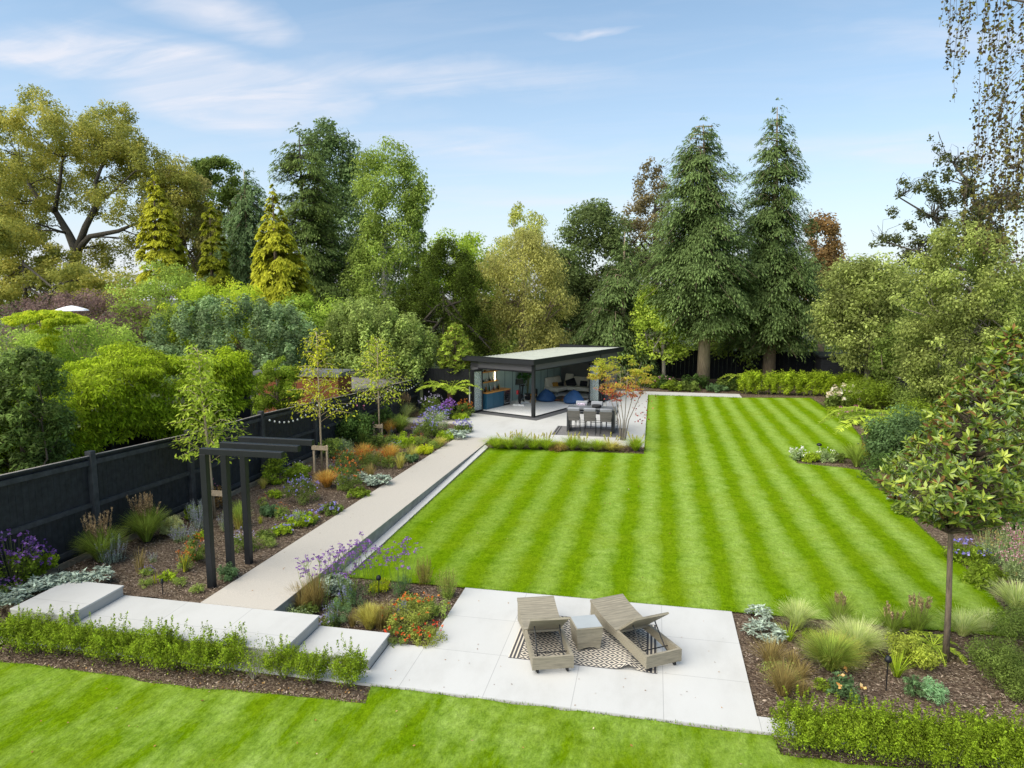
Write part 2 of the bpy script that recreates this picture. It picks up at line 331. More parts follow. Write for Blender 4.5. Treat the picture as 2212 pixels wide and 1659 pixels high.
flat('gravel_path',[(-14,8.95),(-11.25,8.95),(-11.25,9.5),(-14,9.5)],.02,M['ramp'])
# sloping border between the fence and the ramp
def border():
    mb=MB(); xs=np.linspace(-12.32,-8.28,22); ys=np.linspace(10.83,36,90); n=0
    hz=lambda x,y: bedz(y)+(.02*math.sin(x*3.1+y*1.7)+.015*math.sin(x*7+y*5))*min(1,(x+12.32)*2,(-8.28-x)*2+.15) -.012
    for y in ys:
        for x in xs: mb.v.append((x,y,hz(x,y)+.0))
    k=len(xs)
    for j in range(len(ys)-1):
        for i in range(k-1): a=j*k+i; mb.f.append((a,a+1,a+k+1,a+k))
    struct(mb.build('border_soil',M['soil'],smooth=True))
border()
flat('upper_border_soil',[(-16,9.95),(-11.22,9.95),(-11.22,10.84),(-12.3,10.84),(-12.3,12.2),(-16,12.2)],.47,M['soil'],.5)
# ramp
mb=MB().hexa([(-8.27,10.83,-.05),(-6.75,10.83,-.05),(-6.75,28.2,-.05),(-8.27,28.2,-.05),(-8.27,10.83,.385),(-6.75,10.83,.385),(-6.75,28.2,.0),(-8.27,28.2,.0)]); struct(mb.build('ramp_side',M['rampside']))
mb=MB().hexa([(-8.275,10.826,.385),(-6.745,10.826,.385),(-6.745,28.2,.0005),(-8.275,28.2,.0005),(-8.275,10.826,.405),(-6.745,10.826,.405),(-6.745,28.2,.014),(-8.275,28.2,.014)]); struct(mb.build('ramp_path',M['ramp']))
flat('path_edging',[(-6.735,13.62),(-6.50,13.62),(-6.50,26.5),(-6.735,26.9)],.014,M['strip'],.05)
TER=[(-8.35,28.205),(-6.62,28.205),(-6.6,28.28),(-.26,27.95),(-.26,42.70),(5.3,42.74),(5.3,44.1),(-12.2,44.1),(-12.2,39),(-9.55,36),(-9.35,33.8),(-9.25,31.2)]
flat('terrace',TER,.018,M['terrace'],.06)
flat('side_path',[(-12.3,31.0),(-9.2,31.1),(-9.3,32.3),(-12.3,32.2)],.02,M['ramp'],.05)
def chips(name,areas,n,size,cols):          # loose bark chips on the soil: nobody could count them
    s=Soup(); tot=sum(a[4] for a in areas)
    for (x0,x1,y0,y1,w,zf) in areas:
        k=int(n*w/tot); P=np.stack([R0.uniform(x0,x1,k),R0.uniform(y0,y1,k),np.zeros(k)],1)
        P[:,2]=[zf(x,y) for x,y in P[:,:2]]; N=nrm(np.array([0,0,1.])+R0.normal(size=(k,3))*.35)
        sc=(1+(P[:,1]-9)*.03); s.add(leafq(R0,P,N,size*R0.uniform(.5,1.6,k)*sc,size*.4*R0.uniform(.6,1.4,k)*sc),R0.uniform(0,1,k)**1.6)
    return tag(s.build(name,fol(name,*cols,tr=0,rough=.8)),'loose reddish brown bark chips spread over the planting beds','bark chips',kind='stuff')
z0=lambda x,y:-.018; zb=lambda x,y:bedz(y)+.012; zu=lambda x,y:.485
chips('bark_chips',[(-12.2,-8.3,10.9,30,9,zb),(-6.7,-3.85,10.9,13.3,3,z0),(1.7,7,9.95,13.3,4,z0),(-12,-4.2,8.9,9.5,1.5,z0),(1.9,7,9.0,9.5,.8,z0),(-14,-11.3,10,12,.7,zu),(-6.5,-.3,26.7,27.9,.6,z0),(7.3,11.5,13.5,34,4,z0)],30000,.045,((.05,.034,.027),(.19,.13,.10),(.46,.37,.29)))
# fallen leaves, a few tiny bright specks on the front lawn
def fallen():
    s=Soup(); n=70; P=np.stack([R0.uniform(-9,6,n),R0.uniform(6.5,9.2,n),np.full(n,.02)],1); s.add(leafq(R0,P,nrm(np.array([0,0,1.])+R0.normal(size=(n,3))*.25),R0.uniform(.02,.06,n),R0.uniform(.015,.04,n)),R0.uniform(0,1,n))
    n=60; P=np.stack([R0.uniform(-6,6.5,n),R0.uniform(13.6,26,n),np.full(n,.02)],1); s.add(leafq(R0,P,nrm(np.array([0,0,1.])+R0.normal(size=(n,3))*.25),R0.uniform(.03,.06,n),R0.uniform(.02,.04,n)),R0.uniform(0,1,n))
    n=46; P=np.stack([R0.uniform(-4.2,1.6,n),R0.uniform(9.6,13.2,n),np.full(n,.024)],1); s.add(leafq(R0,P,nrm(np.array([0,0,1.])+R0.normal(size=(n,3))*.2),R0.uniform(.015,.04,n),R0.uniform(.01,.025,n)),R0.uniform(0,.6,n))
    n=40; yy=R0.uniform(11,27,n); P=np.stack([R0.uniform(-8.2,-6.85,n),yy,np.array([.405-(y-10.826)*.0225+.012 for y in yy])],1); s.add(leafq(R0,P,nrm(np.array([0,0,1.])+R0.normal(size=(n,3))*.2),R0.uniform(.02,.05,n),R0.uniform(.012,.03,n)),R0.uniform(0,.6,n))
    n=120; P=np.stack([R0.uniform(-10.5,-4.3,n),R0.uniform(8.95,9.5,n),np.full(n,.0)],1); s.add(leafq(R0,P,nrm(np.array([0,0,1.])+R0.normal(size=(n,3))*.3),R0.uniform(.02,.05,n),R0.uniform(.015,.035,n)),R0.uniform(0.2,1,n))
    tag(s.build('fallen_leaves',fol('fallen',(.12,.05,.02),(.35,.18,.05),(.5,.42,.25),tr=0)),'small fallen brown and yellow leaves scattered on the grass','fallen leaves',kind='stuff')
fallen()
# ================================================================== FENCES
def left_fence():
    P=[(9.0,2.85),(12.71,2.66),(16.0,2.49),(19.5,2.42),(23.0,2.27),(26.75,2.09),(30.44,1.95),(34.42,1.78)]
    t=thing('panel_fence','long black panel fence with posts and rails along the left border','fence',(-12.3,22,0)); X=0
    for i,(y,z) in enumerate(P):
        zb_=bedz(y)-.1; MB().box(-.06,.10,y-22-.075,y-22+.075,zb_,z+.06).build('post',M['fence_rail'],t,bevel=.012)
        if i<len(P)-1:
            y2,z2=P[i+1]; a=y-22+.075; b=y2-22-.075; zb2=bedz(y2)-.05
            zt,zt2=z-.10,z2-.10
            k=12 if y<20 else 8                      # feather-edge boards
            mb=MB()
            for j in range(k*2):
                u0=a+(b-a)*j/(k*2); u1=a+(b-a)*(j+1)/(k*2); f0=j/(k*2.);f1=(j+1)/(k*2.)
                mb.hexa([(-.03,u0,zb_+(zb2-zb_)*f0),(-.012,u0,zb_+(zb2-zb_)*f0),(-.016,u1,zb_+(zb2-zb_)*f1),(-.03,u1,zb_+(zb2-zb_)*f1),(-.03,u0,zt+(zt2-zt)*f0),(-.012,u0,zt+(zt2-zt)*f0),(-.016,u1,zt+(zt2-zt)*f1),(-.03,u1,zt+(zt2-zt)*f1)])
            mb.build('board_panel',M['fence'],t)
            def rail(name,fr,h,mat,x0=-.012,x1=.05):
                def zz(q,f,e): return (zb_+(zt-zb_)*f if q==0 else zb2+(zt2-zb2)*f)+e
                MB().hexa([(x0,a,zz(0,fr,-h/2)),(x1,a,zz(0,fr,-h/2)),(x1,b,zz(1,fr,-h/2)),(x0,b,zz(1,fr,-h/2)),(x0,a,zz(0,fr,h/2)),(x1,a,zz(0,fr,h/2)),(x1,b,zz(1,fr,h/2)),(x0,b,zz(1,fr,h/2))]).build(name,mat,t)
            rail('rail',.53,.10,M['fence_rail']); rail('rail',.14,.10,M['fence_rail']); rail('top_rail',.955,.11,M['fence_rail'])
            rail('capping',1.015,.035,M['fence'],-.05,.065); rail('worn_edge',1.027,.012,M['worn'],.015,.068)
            rail('gravel_board',.05,.17,M['gravelboard'],.06,.09)
    return t
left_fence()
t=thing('board_fence','tall black vertical board fence between the long fence and the garden room','fence',(-12.05,34.55,0))
for i in range(17): MB().box(i*.15,i*.15+.146,-.012-.006*(i%2),.012,0,2.28).build('board',M['fenceb'],t)
MB().box(0,2.55,.014,.06,.4,.5).build('rail',M['fenceb'],t); MB().box(0,2.55,.014,.06,1.8,1.9).build('rail',M['fenceb'],t)
t=thing('neighbour_fence','dark neighbouring fence in shadow under the bright green climber','fence',(-14.6,16,0))
MB().box(-.02,.02,-6,6.5,0,2.75).build('board_panel',M['fenceb'],t)
for y in (-5,-2.6,-.2,2.2,4.6): MB().box(.022,.10,y-.05,y+.05,0,2.8).build('post',M['fence'],t)
t=thing('board_fence','long black board fence behind the conifer trunks at the far end','fence',(3.,51.9,0))
for i in range(72): MB().box(-10+i*.3,-10+i*.3+.294,-.012-.008*(i%2),.012,0,2.05).build('board',M['fenceb'],t)
MB().box(-10,11.6,-.04,.03,2.051,2.09).build('capping',M['fenceb'],t)
t=thing('board_fence','black board fence running along the right boundary behind the shrubs','fence',(12.6,38,0))
for i in range(46): MB().box(-.012,.012+.008*(i%2),-10+i*.45,-10+i*.45+.444,0,1.85).build('board',M['fenceb'],t)
MB().box(-.05,.05,-10,10.7,1.851,1.89).build('capping',M['worn'],t)
# shed
t=thing('shed','small black shed with a window at the far right end of the garden','shed',(12.2,49.0,0))
MB().box(-1.35,1.35,-.9,.9,0,2.05).build('wall',wood_mat('shed_boards',(.020,.021,.024),(1,1,1),5,.6,.2,(2,.16)),t)
MB().hexa([(-1.5,-1.05,2.051),(1.5,-1.05,2.051),(1.5,1.0,2.051),(-1.5,1.0,2.051),(-1.5,-1.05,2.14),(1.5,-1.05,2.14),(1.5,1.0,2.3),(-1.5,1.0,2.3)]).build('roof',M['anth'],t)
w=MB().box(.25,1.2,-.94,-.901,1.0,1.06).box(.25,1.2,-.94,-.901,1.56,1.62).box(.25,.31,-.94,-.901,1.061,1.559).box(1.14,1.2,-.94,-.901,1.061,1.559).box(.70,.75,-.94,-.901,1.061,1.559).build('window',M['anth'],t)
MB().box(.311,.699,-.915,-.902,1.062,1.558).box(.751,1.139,-.915,-.902,1.062,1.558).build('pane',M['glassd'],w)
# neighbour's cedar building and its weathered roof
def cedar():
    a=W(556,812,26.5);b=W(730,815,26.5); z1=W(640,806,26.5)[2]
    t=thing('cedar_outbuilding','flat roofed outbuilding clad in red cedar beyond the left fence','outbuilding',((a[0]+b[0])/2,28.5,0))
    hw=(b[0]-a[0])/2
    MB().box(-hw,hw,-2,-.7,0,z1-.12).build('wall',M['cedar'],t)
    MB().box(-hw-.12,hw+.12,-2.14,-.6,z1-.119,z1+.06).build('roof_fascia',M['gunite'],t)
    MB().box(-hw,hw,-2,-.7,z1+.061,z1+.075).build('roof',M['gunite'],t)
    q=[W(733,846,27.5),W(893,826,34.6),W(893,806,36.5),W(745,806,33)]
    t=thing('low_roof','low weathered grey shingle roof of a neighbouring building beside the cedar one','roof',(q[0][0],q[0][1],0))
    o=np.array((q[0][0],q[0][1],0)); P=[tuple(np.array(p)-o) for p in q]
    MB().hexa([(p[0],p[1],p[2]-.08) for p in P]+P).build('shingles',M['shingle'],t)
    MB().hexa([(p[0]*.97-.1,p[1]+.1,0) for p in P]+[(p[0]*.97-.1,p[1]+.1,p[2]-.09) for p in P]).build('wall',M['dgrey'],t)
    MB().bar(P[2],P[3],.25,.16).build('ridge',M['gunite'],t)
cedar()
# ================================================================== PERGOLA POSTS
for i,(y,ln) in enumerate([(11.56,1.70),(12.2,1.68),(12.85,1.64)]):
    t=thing('pergola_arch',['nearest black metal pergola arch beside the pale path','middle of three black pergola arches beside the path','farthest of the three black pergola arches beside the path'][i],'pergola',(-8.55,y,bedz(y)-.05),0,'black pergola arches over the path')
    hz=3.22-(bedz(y)-.05)-.02*i
    MB().box(-.065,.065,-.065,.065,0,hz-.121).build('post',M['black'],t,bevel=.006)
    MB().box(-.065,ln,-.062,.062,hz-.12,hz).build('beam',M['black'],t,bevel=.006)
# ================================================================== GARDEN ROOM
th=math.radians(157); E1=(math.cos(th),math.sin(th)); E2=(math.cos(th-PI/2),math.sin(th-PI/2)); P0=(-5.84,33.40)
def S(a,b,z=0.): return (a*E1[0]+b*E2[0],a*E1[1]+b*E2[1],z)
ST=thing('garden_room','dark grey garden room with open bifold doors and a sheet roof','garden room',(P0[0],P0[1],0))
def SB(mb,a0,a1,b0,b1,z0,z1):
    return mb.hexa([S(a1,b0,z0),S(a0,b0,z0),S(a0,b1,z0),S(a1,b1,z0),S(a1,b0,z1),S(a0,b0,z1),S(a0,b1,z1),S(a1,b1,z1)])
def sp(name,mat,*bs,parent=ST,bevel=0,label=None):
    mb=MB()
    for b in bs: SB(mb,*b)
    return mb.build(name,mat,parent,label,bevel=bevel)
DW,DL=3.85,9.2
sp('deck_edge',M['deck'],(-.55,4.0,-.60,DL+.2,.0185,.035)); sp('floor',M['floor'],(.02,DW,.02,DL,.0355,.06))
sp('threshold',M['anth'],(.07,DW-.3,-.07,.015,.036,.075),(-.07,.015,.07,7.1,.036,.075))
sp('wall',M['teal'],(DW,DW+.05,0,DL,.036,2.72),label='sage panelled inner wall')
sp('wall',M['anthl'],(DW+.051,DW+.15,0,DL+.15,.036,2.6)); sp('wall',M['anthl'],(3.45,DW-.001,-.05,.08,.036,2.72))
sp('wall',M['dgrey'],(-.08,1.2,DL,DL+.06,.036,2.72),(2.0,DW-.001,DL,DL+.06,.036,2.72),(1.201,1.999,DL,DL+.06,.036,2.22),(1.201,1.999,DL,DL+.06,2.46,2.72),label='dark rear wall with a high slot window')
sp('wall',M['anthl'],(-.09,.06,7.1,DL-.001,.036,2.72),label='dark right hand wall beside the folded doors')
wd=sp('window',M['white'],(1.201,1.999,DL+.02,DL+.04,2.221,2.25),(1.201,1.999,DL+.02,DL+.04,2.43,2.459)); sp('pane',M['glass'],(1.201,1.999,DL+.025,DL+.03,2.251,2.429),parent=wd)
sp('header',M['anthl'],(.07,3.95,-.05,.05,2.36,2.73)); sp('header',M['anthl'],(-.05,.05,.07,7.1,2.42,2.73)); sp('door_track',M['black'],(.07,3.45,-.06,.06,2.28,2.359)); sp('door_track',M['black'],(-.06,.06,.07,7.1,2.36,2.419))
sp('corner_post',M['anth'],(-.09,.069,-.09,.069,.036,2.73),bevel=.01)
sp('ceiling',M['white'],(-.05,DW+.1,-.04,DL,2.731,2.76))
A0,A1,B0,B1=-.36,4.15,-.55,DL+.35
sp('fascia',M['anth'],(A0,A1,B0,B0+.06,2.74,2.985),(A0,A0+.06,B0+.061,B1,2.74,2.985),(A0+.061,A1,B1-.06,B1,2.74,2.985)); sp('fascia_cap',M['black'],(A0-.02,A1,B0-.02,B0+.09,2.986,3.0),(A0-.02,A0+.09,B0+.091,B1,2.986,3.0),(A0+.091,A1,B1-.07,B1+.02,2.986,3.0))
sp('soffit',M['dgrey'],(A0+.061,A1-.02,B0+.061,B1-.061,2.761,2.775))
def roofq(a0,a1,b0,b1,dz,h):
    zz=lambda a: 2.965-(a-A0)*.045
    return [S(a1,b0,zz(a1)+dz),S(a0,b0,zz(a0)+dz),S(a0,b1,zz(a0)+dz),S(a1,b1,zz(a1)+dz),S(a1,b0,zz(a1)+dz+h),S(a0,b0,zz(a0)+dz+h),S(a0,b1,zz(a0)+dz+h),S(a1,b1,zz(a1)+dz+h)]
mb=MB().hexa(roofq(A0+.062,A1+.08,B0+.062,B1-.062,-.02,.02))
b=B0+.2
while b<B1-.1: mb.hexa(roofq(A0+.062,A1+.10,b,b+.05,.0005,.03)); b+=.29
mb.build('roof_sheet',M['roof'],ST)
def door(p,q,parts=1,label=None):     # glazed door leaf between two plan points of the room
    p=S(*p);q=S(*q); fr=MB(); d=Vector(q)-Vector(p); d.normalize(); h=2.27
    mb=MB().bar((p[0],p[1],.09),(q[0],q[1],.09),.05,.10).bar((p[0],p[1],h-.04),(q[0],q[1],h-.04),.05,.09)
    for e in (Vector(p)+d*.035,Vector(q)-d*.035): mb.bar((e.x,e.y,.1405),(e.x,e.y,h-.0855),.05,.07,(d.x,d.y,0))
    o=mb.build('door',M['black'],ST,label)
    a=Vector(p)+d*.071;b_=Vector(q)-d*.071; MB().bar((a.x,a.y,(h+.055)/2),(b_.x,b_.y,(h+.055)/2),.012,h-.23).build('glass',M['glass'],o)
    c=Vector(q)-d*.035; n=Vector((d.y,-d.x,0)); k=c+n*.045; MB().bar((k.x,k.y,1.0),(k.x,k.y,1.16),.02,.03,(d.x,d.y,0)).build('handle',M['steel'],o)
for i in range(3): door((3.22+i*.09,.02),(3.22+i*.09+.03,-.74))
for i in range(4): door((.03,5.9+i*.2),(-.72,5.8+i*.2))
# kitchen unit
def room(name,label,cat,a,b,z=.06,rz=0,group=None):
    s=S(a,b,z); return thing(name,label,cat,(P0[0]+s[0],P0[1]+s[1],z),th+rz,group)
# local frame of things in the room: x = e1 (towards the sage wall), y = -e2 (towards the front)
t=room('kitchen_cabinet','blue kitchen cabinet with an oak worktop against the sage wall','cabinet',DW-.33,1.65)
MB().box(-.31,.32,-.28,1.28,.0,.86).build('carcass',M['blue'],t)
for y0 in (-.26,.10,.70): MB().box(-.335,-.311,y0,y0+(.34 if y0<0 else .58),.12,.85).build('door',M['blue'],t,bevel=.004)
MB().box(-.37,.325,-.93,1.32,.861,.91).build('worktop',M['oak'],t,bevel=.005)
t=room('wine_fridge','steel framed glass door wine fridge under the oak worktop','fridge',DW-.33,2.27)
MB().box(-.29,.31,-.30,.30,0,.855).build('body',M['anth'],t)
d=MB().box(-.335,-.291,-.30,-.245,.12,.85).box(-.335,-.291,.245,.30,.12,.85).box(-.335,-.291,-.2445,.2445,.12,.17).box(-.335,-.291,-.2445,.2445,.80,.85).build('door',M['steel'],t)
MB().box(-.32,-.292,-.244,.244,.171,.799).build('pane',M['glassd'],d)
for k in range(5): MB().box(-.325,-.3205,-.23,.23,.25+k*.11,.262+k*.11).build('rack',M['steel'],d)
for k,z in enumerate((1.42,1.98)):
    sp('shelf',M['oak'],(DW-.26,DW-.001,.55,2.0,z,z+.05)); 
sp('shelf_light',lampmat(),(DW-.03,DW-.002,1.96,1.99,1.48,1.9))
def bottle(a,b,z,h,r,c,label,cat='bottle',name='bottle'):
    t=room(name,label,cat,a,b,z); MB().lathe([(r,0),(r,h*.55),(r*.9,h*.62),(r*.38,h*.74),(r*.36,h)],seg=8).build('body',plain('bottle_'+c[0],c[1],.2,var=.05),t,smooth=True); MB().lathe([(r*.42,h),(r*.42,h+.02)],seg=8).build('cap',M['steel'],t)
bc=[('dark',(.01,.012,.01)),('amber',(.25,.10,.01)),('green',(.02,.08,.03)),('clear',(.5,.52,.5)),('wine',(.08,.01,.02)),('cream',(.55,.5,.4)),('black',(.01,.01,.01)),('gold',(.5,.36,.08))]
pos=['nearest the doors','second from the doors','third from the doors','fourth from the doors','fourth from the fridge end','third from the fridge end','second from the fridge end','nearest the fridge end']
for i,c in enumerate(bc): bottle(DW-.35+.08*(i%2),.62+i*.2,.971,.24+.05*((i*3)%4)/1.5,.045,c,f'{c[0]} bottle on the oak worktop, {pos[i]}')
for i in range(4): bottle(DW-.13,.75+i*.3,1.471,.12+.03*(i%3),.05,bc[(i*3+2)%8],['small green jar at the near end of the lower oak shelf','small cream jar second along the lower oak shelf','small dark jar third along the lower oak shelf','small clear jar at the lit end of the lower shelf'][i],'jar','jar')
for i in range(3): bottle(DW-.13,.9+i*.32,2.031,.12+.02*i,.045,bc[(i*2+1)%8],['small amber jar at the near end of the upper oak shelf','small clear jar in the middle of the upper oak shelf','cream jar at the far end of the upper oak shelf'][i],'jar','jar')
# exercise bike
t=room('exercise_bike','black and white exercise bike on the pale floor of the garden room','exercise bike',2.75,3.0,.06,.35); t.scale=(1.15,1.15,1.15)
MB().box(-.28,.28,-.56,-.48,0,.06).box(-.28,.28,.46,.54,0,.06).bar((0,-.5,.05),(0,.5,.05),.07,.05).build('base',M['white'],t,bevel=.01)
MB().tube([(0,.35,.05),(0,.22,.5),(0,.30,.95)],[.05,.045,.03],8).tube([(0,-.45,.05),(0,-.1,.45),(0,.22,.5)],[.05,.06,.05],8).tube([(0,-.15,.3),(0,-.33,.85)],.035,8).build('frame',M['blackf'],t,smooth=True)
fw=MB().lathe([(.24,-.03),(.26,-.02),(.26,.02),(.24,.03)],seg=24); fw.xf(Matrix.Translation((0,.30,.36))@Matrix.Rotation(PI/2,4,'Y')); fw.build('flywheel',M['blackf'],t)
MB().box(-.09,.09,-.47,-.2,.851,.90).build('saddle',M['blackf'],t,bevel=.03)
MB().tube([(-.24,.15,1.12),(-.2,.38,1.0),(.2,.38,1.0),(.24,.15,1.12)],.018,8).bar((0,.30,.94),(0,.36,1.02),.04,.04).build('handlebar',M['blackf'],t,smooth=True)
MB().box(-.2,.2,.36,.39,1.03,1.27).build('screen',M['glassd'],t,bevel=.01)
MB().box(.10,.2,.05,.22,.5,.7).build('bottle_cage',M['red'],t,bevel=.01)
MB().tube([(.06,.0,.28),(.12,.0,.28),(.12,.12,.14)],.015,6).box(.10,.2,.09,.17,.10,.14).build('pedal',M['steel'],t); MB().tube([(-.06,.0,.28),(-.12,.0,.28),(-.12,-.12,.42)],.015,6).box(-.2,-.10,-.17,-.09,.40,.44).build('pedal',M['steel'],t)
# stool / dumbbell stand in mustard behind the bike
t=room('side_stool','mustard yellow stool standing behind the exercise bike','stool',2.45,3.75)
MB().lathe([(.17,.42),(.18,.44),(.18,.49),(.16,.51)],seg=16).build('seat',M['gold'],t,smooth=True)
for k in range(4):
    a=PI/4+k*PI/2; MB().tube([(.11*math.cos(a),.11*math.sin(a),.425),(.17*math.cos(a),.17*math.sin(a),0)],.015,6).build('leg',M['gold'],t)
# house plant
t=room('house_plant','tall dark leaved house plant in a pot by the sage wall','plant',3.3,4.5)
MB().lathe([(.13,0),(.18,.05),(.2,.36),(.17,.37)],seg=16).build('pot',M['blackf'],t,smooth=True)
rg=np.random.default_rng(5); s=Soup(); st=MB()
for k in range(16):
    a=rg.uniform(0,2*PI); hh=rg.uniform(1.0,2.0); r=rg.uniform(.15,.5); tip=np.array([math.cos(a)*r,math.sin(a)*r,hh]); st.tube([(0,0,.3),(tip[0]*.4,tip[1]*.4,hh*.7),tuple(tip)],.012,5)
    n=7; P=tip+rg.normal(size=(n,3))*.07; A,B=leafq(rg,P,nrm(rg.normal(size=(n,3))+np.array([0,-.5,1])),.30,.15,fold=.12); s.add(A,rg.uniform(0,.7,n)).add(B,rg.uniform(0,.7,n))
st.build('stem',M['twig'],t,smooth=True); s.build('foliage',F3('houseplant',(.02,.06,.02)),t)
# sofa: long back section plus chaise to the left
t=room('corner_sofa','cream leather corner sofa along the dark rear wall','sofa',1.9,DL-.05)
MB().box(-1.6,.89,.0,1.0,.20,.44).build('seat',M['leather'],t,bevel=.05); MB().box(.90,1.9,.0,2.1,.20,.44).build('chaise',M['leather'],t,bevel=.05)
for x0,x1 in ((-1.58,-.76),(-.75,.07),(.08,.88)): MB().hexa([(x0,.0,.44),(x1,.0,.44),(x1,.34,.44),(x0,.34,.44),(x0,.0,.98),(x1,.0,.98),(x1,.16,.98),(x0,.16,.98)]).build('back_cushion',M['leather'],t,bevel=.05)
for y0,y1 in ((.40,1.15),(1.18,2.05)): MB().hexa([(1.55,y0,.44),(1.9,y0,.44),(1.9,y1,.44),(1.55,y1,.44),(1.75,y0,1.0),(1.9,y0,1.0),(1.9,y1,1.0),(1.75,y1,1.0)]).build('back_cushion',M['leather'],t,bevel=.05)
MB().hexa([(.95,.02,.44),(1.5,.02,.44),(1.5,.35,.44),(.95,.35,.44),(.95,.02,1.12),(1.5,.02,1.12),(1.5,.15,1.12),(.95,.15,1.12)]).build('back_cushion',M['leather'],t,bevel=.06)
for (x,y) in ((-1.5,.9),(.8,.9),(1.0,2.0),(1.8,2.0)): MB().box(x-.02,x+.02,y-.02,y+.02,0,.205).build('leg',M['steel'],t)
def cushion(label,a,b,z,w,mat,rot,name='cushion'):
    t=room(name,label,'cushion',a,b,z,rot[2]); mb=MB().box(-w/2,w/2,-.07,.07,0,w*.8); mb.xf(Matrix.Rotation(rot[0],4,'X')@Matrix.Rotation(rot[1],4,'Y'))
    o=mb.build('cover',mat,t,bevel=.045)
cushion('large black cushion leaning in the corner of the cream sofa',2.6,DL-.72,.46,.62,M['blackf'],(.35,.35,.5))
cushion('square black cushion at the middle of the cream sofa back',1.95,DL-.50,.455,.48,M['blackf'],(.3,0,0))
cushion('black cushion with a pale print at the right end of the sofa',.95,DL-.52,.455,.46,M['blackf'],(.35,0,.05))
cushion('round mustard cushion on the chaise end of the sofa',3.35,DL-1.5,.455,.38,M['gold'],(.2,0,1.1))
cushion('small black cushion beside the mustard one on the sofa',3.15,DL-1.15,.455,.36,M['blackf'],(.25,.1,.8))
def beanbag(label,a,b,r,sq):
    t=room('bean_bag',label,'bean bag',a,b,.06,sq,'blue bean bags'); wobf=lambda tt,i: .07*math.sin(3*tt+i*.8+sq)+.05*math.sin(5*tt+i*1.3)
    MB().lathe([(.5*r,0),(.96*r,.05),(r,.2*r*1.4),(.93*r,.45*r),(.7*r,.8*r),(.42*r,1.05*r),(.2*r,1.2*r),(.05*r,1.24*r)],seg=24,wob=wobf).build('bag',M['bluebag'],t,smooth=True)
    MB().tube([(0,0,1.2*r),(.05,.02,1.3*r),(.1,0,1.2*r)],.015,6).build('handle',M['bluebag'],t)
beanbag('blue bean bag nearest the corner post of the garden room',2.2,4.75,.56,.3); beanbag('blue bean bag beside the folded right hand doors',.5,5.0,.60,1.4)
t=room('floor_rug','dark rug with yellow and orange shapes between the blue bean bags','rug',1.5,6.0,.062)
MB().box(-1.0,1.0,-1.0,1.0,0,.012).build('pile',M['rugc'],t)
ym=plain('rug_yellow',(.55,.33,.03),.9); om=plain('rug_coral',(.42,.10,.05),.9)
for i in range(6):
    a=R0.uniform(-.8,.8);b=R0.uniform(-.8,.8); MB().prism([(a+.22*math.cos(k*1.05)*R0.uniform(.5,1.2),b+.22*math.sin(k*1.05)*R0.uniform(.5,1.2)) for k in range(6)],.0125+.001*i,.0165+.001*i).build('motif',ym if i%2 else om,t)
# black speaker tower near the post
t=room('waste_bin','slim black bin standing by the sage wall behind the corner post','bin',3.3,5.3); MB().lathe([(.12,0),(.14,.5),(.13,.52)],seg=14).build('body',M['blackf'],t,smooth=True); MB().lathe([(.145,.52),(.1,.57),(.02,.58)],seg=14).build('lid',M['blackf'],t,smooth=True)
# ================================================================== DINING SET
t=thing('outdoor_rug','grey outdoor rug under the bar table and chairs','rug',(-2.73,30.45,.018)); MB().box(-1.6,1.6,-1.02,1.05,0,.01).build('pile',M['rugd'],t)
for x in (-1.52,-1.40,1.40,1.52): MB().box(x-.025,x+.025,-1.0,1.03,.0105,.0125).build('stripe',M['blackf'],t)
t=thing('bar_table','long grey bar table with dark slab legs on the terrace','table',(-2.68,30.62,.029))
MB().box(-1.08,1.08,-.45,.45,1.03,1.08).build('tabletop',M['greytop'],t,bevel=.006)
for s_ in (-1,1): MB().box(s_*1.0-.07,s_*1.0+.07,-.42,.42,0,1.029).build('leg',M['darktable'],t,bevel=.005)
MB().box(-.929,.929,-.04,.04,.9,1.02).build('rail',M['darktable'],t)
t=thing('fire_bowl','round black bowl in the middle of the bar table','bowl',(-2.45,30.62,1.11)); MB().lathe([(.16,0),(.22,.03),(.22,.12),(.20,.12),(.17,.05)],seg=20).build('bowl',M['blackf'],t,smooth=True)
